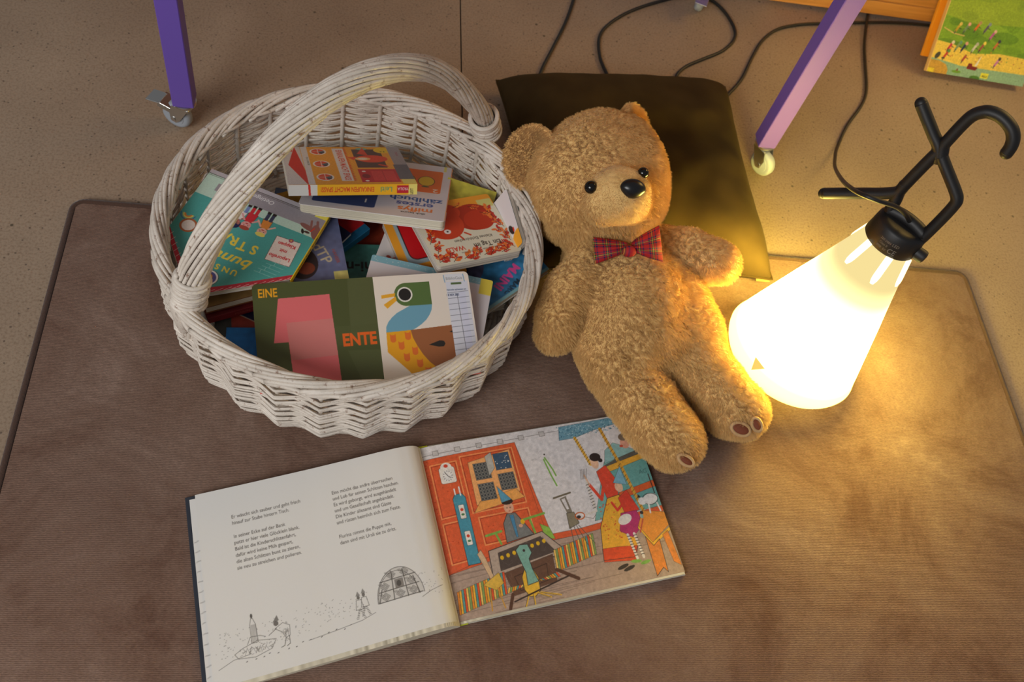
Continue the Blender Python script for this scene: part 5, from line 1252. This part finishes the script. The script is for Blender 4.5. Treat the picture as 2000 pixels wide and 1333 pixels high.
    A.line([(34, h-78), (34, h-70)], 2, WHT); A.line([(41, h-80), (41, h-68)], 2, WHT)
    # green shelf, seated child, table
    A.line([(62, h*.42), (84, h*.43)], 3.4, c3('7fae4c')); A.line([(118, h*.47), (150, h*.485)], 3.4, c3('7fae4c')); A.line([(128, h*.46), (131, h*.37)], 3, c3('7fae4c')); A.line([(76, h*.42), (80, h*.36)], 3, c3('7fae4c')); A.poly([(140, h*.43), (152, h*.40), (156, h*.33), (143, h*.34)], c3('8fb84a'))
    A.poly([(88, h*.36), (90, h*.47), (98, h*.52), (110, h*.52), (118, h*.46), (128, h*.38)], c3('7c7c78')); A.ring([(88, h*.36), (90, h*.47), (98, h*.52), (110, h*.52), (118, h*.46), (128, h*.38)], .8, I); A.poly([(101, h*.51), (107, h*.51), (106, h*.38), (103, h*.38)], c3('4a86a8'))
    A.ell(103, h*.555, 7, 8.5, c3('e0a98a')); A.ell(103, h*.59, 8.4, 4.2, c3('35261f')); A.poly([(95, h*.59), (110, h*.60), (94, h*.69)], c3('5a9ab4')); A.ell(100.5, h*.555, .8, .8, I); A.ell(105, h*.555, .8, .8, I); A.ell(103, h*.535, 1.4, .5, c3('b04a3a')); A.ell(117, h*.46, 3, 3.6, c3('e6b422')); A.ell(113, h*.44, 3, 2.4, c3('e0a98a'))
    A.poly([(58, h*.19), (60, h*.335), (140, h*.385), (168, h*.245)], c3('b8a290')); A.ring([(58, h*.19), (60, h*.335), (140, h*.385), (168, h*.245)], 1, I); A.poly([(70, h*.215), (72, h*.315), (136, h*.36), (152, h*.26)], c3('54463f'))
    for k in range(8): A.ell(76+k*9, h*.285+k*1.6, 2.5, 3, c3('e6b422')); A.line([(76+k*9, h*.285+k*1.6+3), (76+k*9, h*.285+k*1.6+6)], .7, I)
    A.poly([(74, h*.20), (146, h*.25), (142, h*.10), (80, h*.07)], c3('6a4a38')); A.ring([(86, h*.17), (134, h*.205), (131, h*.115), (90, h*.09)], .8, c3('3a261c'))
    # striped rug
    cols = [c3('e88a2c'), c3('f0b43a'), c3('5a9a94'), c3('e2562a'), c3('f2c462'), c3('86a058')]
    for k in range(66):
        x = 6+k*3.1; yt = h*.155+k*.62; yb = h*.035+k*.62
        if x > w*.66: break
        if 74 < x < 146: yt = min(yt, h*.12)
        A.poly([(x-3, yb), (x-.2, yb), (x+3, yt), (x, yt)], cols[k % 6]); A.line([(x-3, yb), (x, yt)], .35, I, .5)
    # carved chair
    A.poly([(96, h*.16), (102, h*.20), (113, h*.20), (118, h*.14), (116, h*.07), (108, h*.045), (100, h*.05), (95, h*.09)], c3('e8b638')); A.ring([(96, h*.16), (102, h*.20), (113, h*.20), (118, h*.14), (116, h*.07), (108, h*.045), (100, h*.05), (95, h*.09)], .8, I)
    A.poly([(99, h*.26), (97, h*.31), (104, h*.335), (115, h*.33), (118, h*.28), (112, h*.25), (113, h*.19), (117, h*.12), (101, h*.11), (103, h*.18)], c3('7fae9c')); A.ring([(99, h*.26), (97, h*.31), (104, h*.335), (115, h*.33), (118, h*.28), (112, h*.25), (113, h*.19), (117, h*.12), (101, h*.11), (103, h*.18)], .8, I); A.ell(108, h*.30, 1.8, 2, I)
    for x0, x1 in ((99, 90), (106, 104), (112, 128), (116, 142)): A.line([(x0, h*.06), (x1, -2 if x0 < 110 else 6)], 2, c3('e8b638')); A.line([(x0-1, h*.06), (x1-1, -2 if x0 < 110 else 6)], .5, I)
    A.poly([(44, h*.33), (50, h*.35), (54, h*.30), (60, h*.17), (56, h*.15), (50, h*.24)], c3('d8b48c')); A.poly([(42, h*.16), (66, h*.21), (70, h*.15), (58, h*.12)], c3('e0b448')); A.line([(50, h*.13), (46, h*.02)], 1.8, c3('c8923a')); A.line([(60, h*.13), (64, h*.02)], 1.8, c3('c8923a'))
    A.line([(78, h*.08), (70, 2)], 4.4, c3('5a3a2a')); A.line([(146, h*.16), (172, h*.09)], 5, c3('5a3a2a')); A.line([(78, h*.04), (160, h*.115)], 2, c3('3a2a22'))
    # green ribbons, small stool
    A.line([(172, h*.80), (176, h*.70), (180, h*.63)], 2.2, c3('7fb04c')); A.line([(174, h*.81), (181, h*.73), (183, h*.69)], 2.2, c3('7fb04c')); A.ell(175, h*.83, 1.2, 1.2, I)
    A.line([(170, h*.56), (196, h*.575)], 2.6, c3('6e6450')); A.poly([(178, h*.55), (188, h*.56), (191, h*.46), (183, h*.46)], c3('6e6450'), .8); A.poly([(180, h*.545), (186, h*.55), (188, h*.48), (184, h*.48)], c3('dcd6d4')); A.poly([(180, h*.37), (196, h*.39), (193, h*.46), (182, h*.46)], c3('8a8068')); A.ring([(180, h*.37), (196, h*.39), (193, h*.46), (182, h*.46)], .6, I); A.ring([(200+7*math.cos(t), h*.43+5*math.sin(t)) for t in np.linspace(0, 6.2, 14)], 1.6, c3('c8652f')); A.ell(198, h*.425, 3, 2.4, I)
    for x0, x1 in ((182, 180), (187, 190), (191, 199), (194, 210)): A.line([(x0, h*.38), (x1, h*.26)], .9, c3('5a5246'))
    A.line([(206, h*.42), (218, h*.40), (232, h*.45)], .6, c3('6a625c'))
    # blue bed with pelmet and twisted posts
    A.poly([(w*.675, h*.385), (w, h*.40), (w, h*.76), (w*.80, h*.72)], c3('79aea4')); A.poly([(w*.80, h*.44), (w, h*.47), (w, h*.75), (w*.80, h*.70)], c3('6aa39c'))
    for _ in range(120): x = r.uniform(w*.8, w); y = r.uniform(h*.38, h*.7); A.line([(x, y), (x+r.uniform(1, 4), y+r.uniform(-1, 2))], .5, c3('4f8a86'), .5)
    A.poly([(w*.79, h*.69), (w, h*.745), (w, h*.705), (w*.79, h*.65)], c3('e3a83c')); A.poly([(w*.82, h*.52), (w, h*.56), (w, h*.52), (w*.82, h*.48)], c3('d8602f')); A.poly([(w*.80, h*.70), (w*.985, h*.78), (w, h*.74), (w*.80, h*.69)], c3('5c5a52'))
    A.poly([(w*.80, h*.71), (w*.82, h*.79), (w*.87, h*.83), (w*.97, h*.76)], c3('8fb8b4')); A.ell(w*.925, h*.815, 7, 8.5, c3('dba088')); A.ell(w*.928, h*.855, 8, 6, c3('7c6a58')); A.ell(w*.905, h*.80, 3, 2, c3('c8553f')); A.rect(w*.965, h*.755, w*.985, h*.81, c3('e8e2d4'))
    A.poly([(w*.625, h*.90), (w*.64, h*.985), (w*.995, h*.995), (w, h*.96), (w*.9, h*.945), (w*.8, h*.93), (w*.7, h*.90)], c3('6f9cac'))
    for _ in range(240): x = r.uniform(w*.63, w*.99); y = r.uniform(h*.91, h*.985); A.ell(x, y, 1.1, .6, r.choice((c3('3f6f84'), c3('a9c6ce'))), ang=30)
    A.line([(w*.70, h*.90), (w*.735, h*.72)], 4.2, c3('e2ac3c')); A.line([(w*.83, h*.93), (w*.875, h*.66), (w*.915, h*.30)], 4.6, c3('d8a03c'))
    for k in range(11): A.line([(w*.70+k*1.05-2, h*.89-k*4.2), (w*.70+k*1.05+3, h*.905-k*4.2)], .8, c3('7a5420'))
    for k in range(26): A.line([(w*.83+k*1.1-2, h*.92-k*6), (w*.83+k*1.1+3, h*.935-k*6)], .8, c3('7a5420'))
    A.text('AG', w*.965, h*.61, 9, c3('48716e'))
    # standing woman, seated girl
    A.ell(w*.755, h*.725, 6, 9, c3('e6b896')); A.ell(w*.765, h*.76, 8.5, 6.5, c3('2e2422')); A.ell(w*.785, h*.735, 3.4, 3.2, c3('2e2422')); A.poly([(w*.75, h*.67), (w*.80, h*.70), (w*.83, h*.60), (w*.815, h*.50), (w*.76, h*.50), (w*.755, h*.57)], c3('df4a30')); A.line([(w*.77, h*.60), (w*.735, h*.50), (w*.70, h*.60)], 4.6, c3('df4a30')); A.line([(w*.70, h*.60), (w*.69, h*.66)], 2.6, c3('e6b896'))
    A.line([(w*.69, h*.62), (w*.695, h*.44), (w*.65, h*.43)], 3, c3('d8d0c4'))
    for k in range(9): A.line([(w*.69-2, h*.60-k*4.4), (w*.69+3, h*.605-k*4.4)], .8, I)
    for k in range(5): A.line([(w*.67+k*2, h*.64), (w*.68+k*2.4, h*.70)], .5, I)
    sk = [(w*.76, h*.50), (w*.82, h*.51), (w*.83, h*.20), (w*.80, h*.14), (w*.66, h*.155), (w*.69, h*.34)]; A.poly(sk, c3('edae36')); A.poly([(w*.83, h*.20), (w*.80, h*.12), (w*.66, h*.145), (w*.668, h*.22), (w*.74, h*.215)], c3('e0502a')); A.ring(sk, .7, I)
    for _ in range(40): A.ell(r.uniform(w*.70, w*.80), r.uniform(h*.25, h*.47), .9, .9, c3('d8502a'))
    A.ell(w*.83, h*.555, 6, 8, c3('e6b896')); A.poly([(w*.81, h*.585), (w*.87, h*.56), (w*.865, h*.68)], c3('7fb0c0')); A.poly([(w*.81, h*.49), (w*.86, h*.53), (w*.89, h*.40), (w*.82, h*.38)], c3('e0452f')); A.line([(w*.83, h*.46), (w*.79, h*.42), (w*.775, h*.47)], 3.6, c3('e0452f')); A.poly([(w*.77, h*.30), (w*.80, h*.40), (w*.875, h*.40), (w*.885, h*.31), (w*.82, h*.25)], c3('b8346a')); A.ell(w*.81, h*.36, 11, 7, c3('e6dfd4'), ang=20)
    for x in (w*.80, w*.83):
        A.line([(x, h*.27), (x+3, h*.13)], 3.8, c3('e6dfd4'))
        for k in range(8): A.line([(x-1.5+k*.3, h*.26-k*4), (x+3+k*.3, h*.26-k*4)], 1, I)
    A.ell(w*.80, h*.115, 8, 2.4, c3('7fb04c'), ang=-8); A.ell(w*.84, h*.10, 8, 2.4, c3('7fb04c'), ang=8); A.ell(w*.735, h*.10, 9, 2.6, I, ang=14); A.ell(w*.76, h*.085, 9, 2.6, I, ang=14)
    # bench, cat, boots
    A.poly([(w*.86, h*.31), (w*.90, h*.39), (w, h*.36), (w, h*.28), (w*.90, h*.20)], c3('e8943a')); A.poly([(w*.86, h*.31), (w*.90, h*.20), (w, h*.27), (w, h*.25), (w*.90, h*.18), (w*.855, h*.295)], c3('edb83a')); A.poly([(w*.875, h*.24), (w*.90, h*.18), (w*.935, h*.21), (w*.925, h*.02), (w*.91, h*.05), (w*.87, h*.01)], c3('e2873a')); A.poly([(w*.955, h*.23), (w*.985, h*.25), (w*.995, h*.04), (w*.965, h*.07)], c3('e2873a')); A.ring([(w*.875, h*.24), (w*.90, h*.18), (w*.935, h*.21), (w*.925, h*.02), (w*.91, h*.05), (w*.87, h*.01)], .7, I)
    A.ell(w*.955, h*.45, 12, 8, c3('e8e2dc'), ang=14); A.ring([(w*.955+12*math.cos(t), h*.45+8.4*math.sin(t)) for t in np.linspace(0, 6.2, 22)], .8, I); A.ell(w*.915, h*.445, 6, 5.6, c3('e8e2dc')); A.line([(w*.985, h*.48), (w*.985, h*.60)], 1.4, I); A.line([(w*.94, h*.42), (w*.935, h*.37)], 2.4, c3('e8e2dc')); A.line([(w*.98, h*.42), (w*.985, h*.37)], 2.4, c3('e8e2dc')); A.poly([(w*.90, h*.47), (w*.905, h*.49), (w*.915, h*.47)], I)
    A.ell(w*.89, h*.36, 2.6, 3.4, c3('8fb0a8')); A.line([(w*.89, h*.34), (w*.86, h*.27)], 2, c3('c8553f')); A.ell(w*.895, h*.38, 2.6, 2.6, I)
    A.poly = plain
    for _ in range(1500):
        x = r.uniform(0, w); y = r.uniform(0, h*.93); a_ = r.uniform(0, 3.14); l_ = r.uniform(1.5, 7); A.line([(x, y), (x+l_*math.cos(a_), y+l_*math.sin(a_))], .4, r.choice((I, WHT)), .16)
    A.grain(.03, 3.0, 8); A.grain(.03, .7, 5); return A
open_book()
# ---------------------------------------------------------------- leaning books at the upper right
def leaning(label, bl, wmm, hmm, t, art, lean, rot=0, off=0.0, **k):
    a = math.radians(lean); rz = Matrix.Rotation(math.radians(rot), 4, 'Z')
    M = Matrix.Translation(bl)@rz@Matrix.Rotation(math.radians(90-lean), 4, 'X'); M = np.array(M)
    book(label, M, wmm, hmm, t, art, name='picture_book', group='books leaning on the bench', **k)
def art_park(w, h):
    A = Art(w, h, c3('7fa22c')); r = random.Random(2)
    for _ in range(40): A.ell(r.uniform(0, w), r.uniform(60, h), r.uniform(14, 34), r.uniform(5, 12), r.choice((c3('6f9426'), c3('8fb236'), c3('5c8224'))), .6)
    A.poly([(0, h), (0, 118), (60, 108), (w, 122), (w, h)], c3('b8b63c'), .4)
    A.poly([(0, 30), (0, 66), (40, 62), (90, 50), (150, 58), (w, 56), (w, 20), (60, 18)], c3('e9c552')); A.poly([(0, 0), (w, 0), (w, 24), (70, 22), (40, 26), (0, 30)], c3('8fae8e')); A.poly([(0, 0), (46, 0), (46, 10), (38, 20), (20, 26), (0, 26)], c3('c8983c')); A.rect(0, 0, 15, 9, c3('e2c832')); A.line([(6, 92), (30, 84), (56, 82)], 2, c3('d8b070'))
    for x, y, c1, c2 in ((33, 58, 'c8304a', 'e8d8b8'), (50, 60, '8a9a6a', '6a9a7a'), (64, 60, '2c3456', 'd89a8a'), (104, 66, 'a8544a', 'e6cc52'), (88, 62, 'd8cfc0', 'b8b0a0'), (55, 98, '7a8a6a', 'e0a090'), (78, 104, 'e2702c', 'b89068'), (100, 104, '6a5a72', '8a94a0'), (36, 96, 'c8a02c', 'e0c060'), (118, 92, 'b85a9a', 'e0b0a0'), (135, 74, 'c86a3a', '3a3a48'), (30, 40, 'c83a32', '5a8a4a'), (74, 40, 'b84a3a', 'e8c04a'), (150, 40, 'c87ab0', '5a4a3a')):
        A.line([(x-3, y-7), (x+2, y+5)], 5, c3(c1)); A.ell(x+4, y+8, 3.4, 3.8, c3(c2)); A.line([(x-3, y-7), (x-4, y-12)], 2, c3('3a3a48')); A.line([(x+3, y), (x+8, y-2)], 1.6, c3('4a4a3a'))
    A.ell(12, 36, 5, 8, c3('4a463c'), ang=-30); A.ell(26, 32, 4, 2, c3('4a463c')); A.poly([(86, 18), (108, 17), (112, 24), (98, 25), (96, 30), (88, 30)], c3('7c2a20')); A.poly([(102, 26), (112, 50), (108, 26)], c3('e4dccc')); A.ell(66, 9, 11, 3, c3('6f9a2c')); A.ell(67, 13, 2, 3, c3('8a4a3a')); A.rect(124, 4, 142, 15, c3('e2d83c')); A.text('ALLI', 133, 6.5, 6, INK, bold=.02); A.ell(112, 2, 12, 5, c3('4f7a2a'))
    for _ in range(24): A.ell(r.uniform(20, w), r.uniform(28, 60), 1.3, 1.3, r.choice((c3('b84a3a'), c3('5a8a4a'), c3('e2702c'))))
    A.grain(.06, 1.5, 6); return A
bl = P(1810, 139, .012); A = art_park(230, 200); tl_x = .0
leaning('large picture book with a crowded green park scene, leaning on the wooden bench', (bl[0], bl[1], .012), 230, 200, 12, A, 33, rot=-3, spine=('l', c3('e2b878')), back=c3('c89a50'))
leaning('orange-backed picture book leaning behind the green park book', (bl[0]+.004, bl[1]+.048, .012), 230, 190, 9, Art(230, 190, c3('e08a1c')), 33, rot=-3, spine=('l', c3('e89a20')), back=c3('e08a1c'))
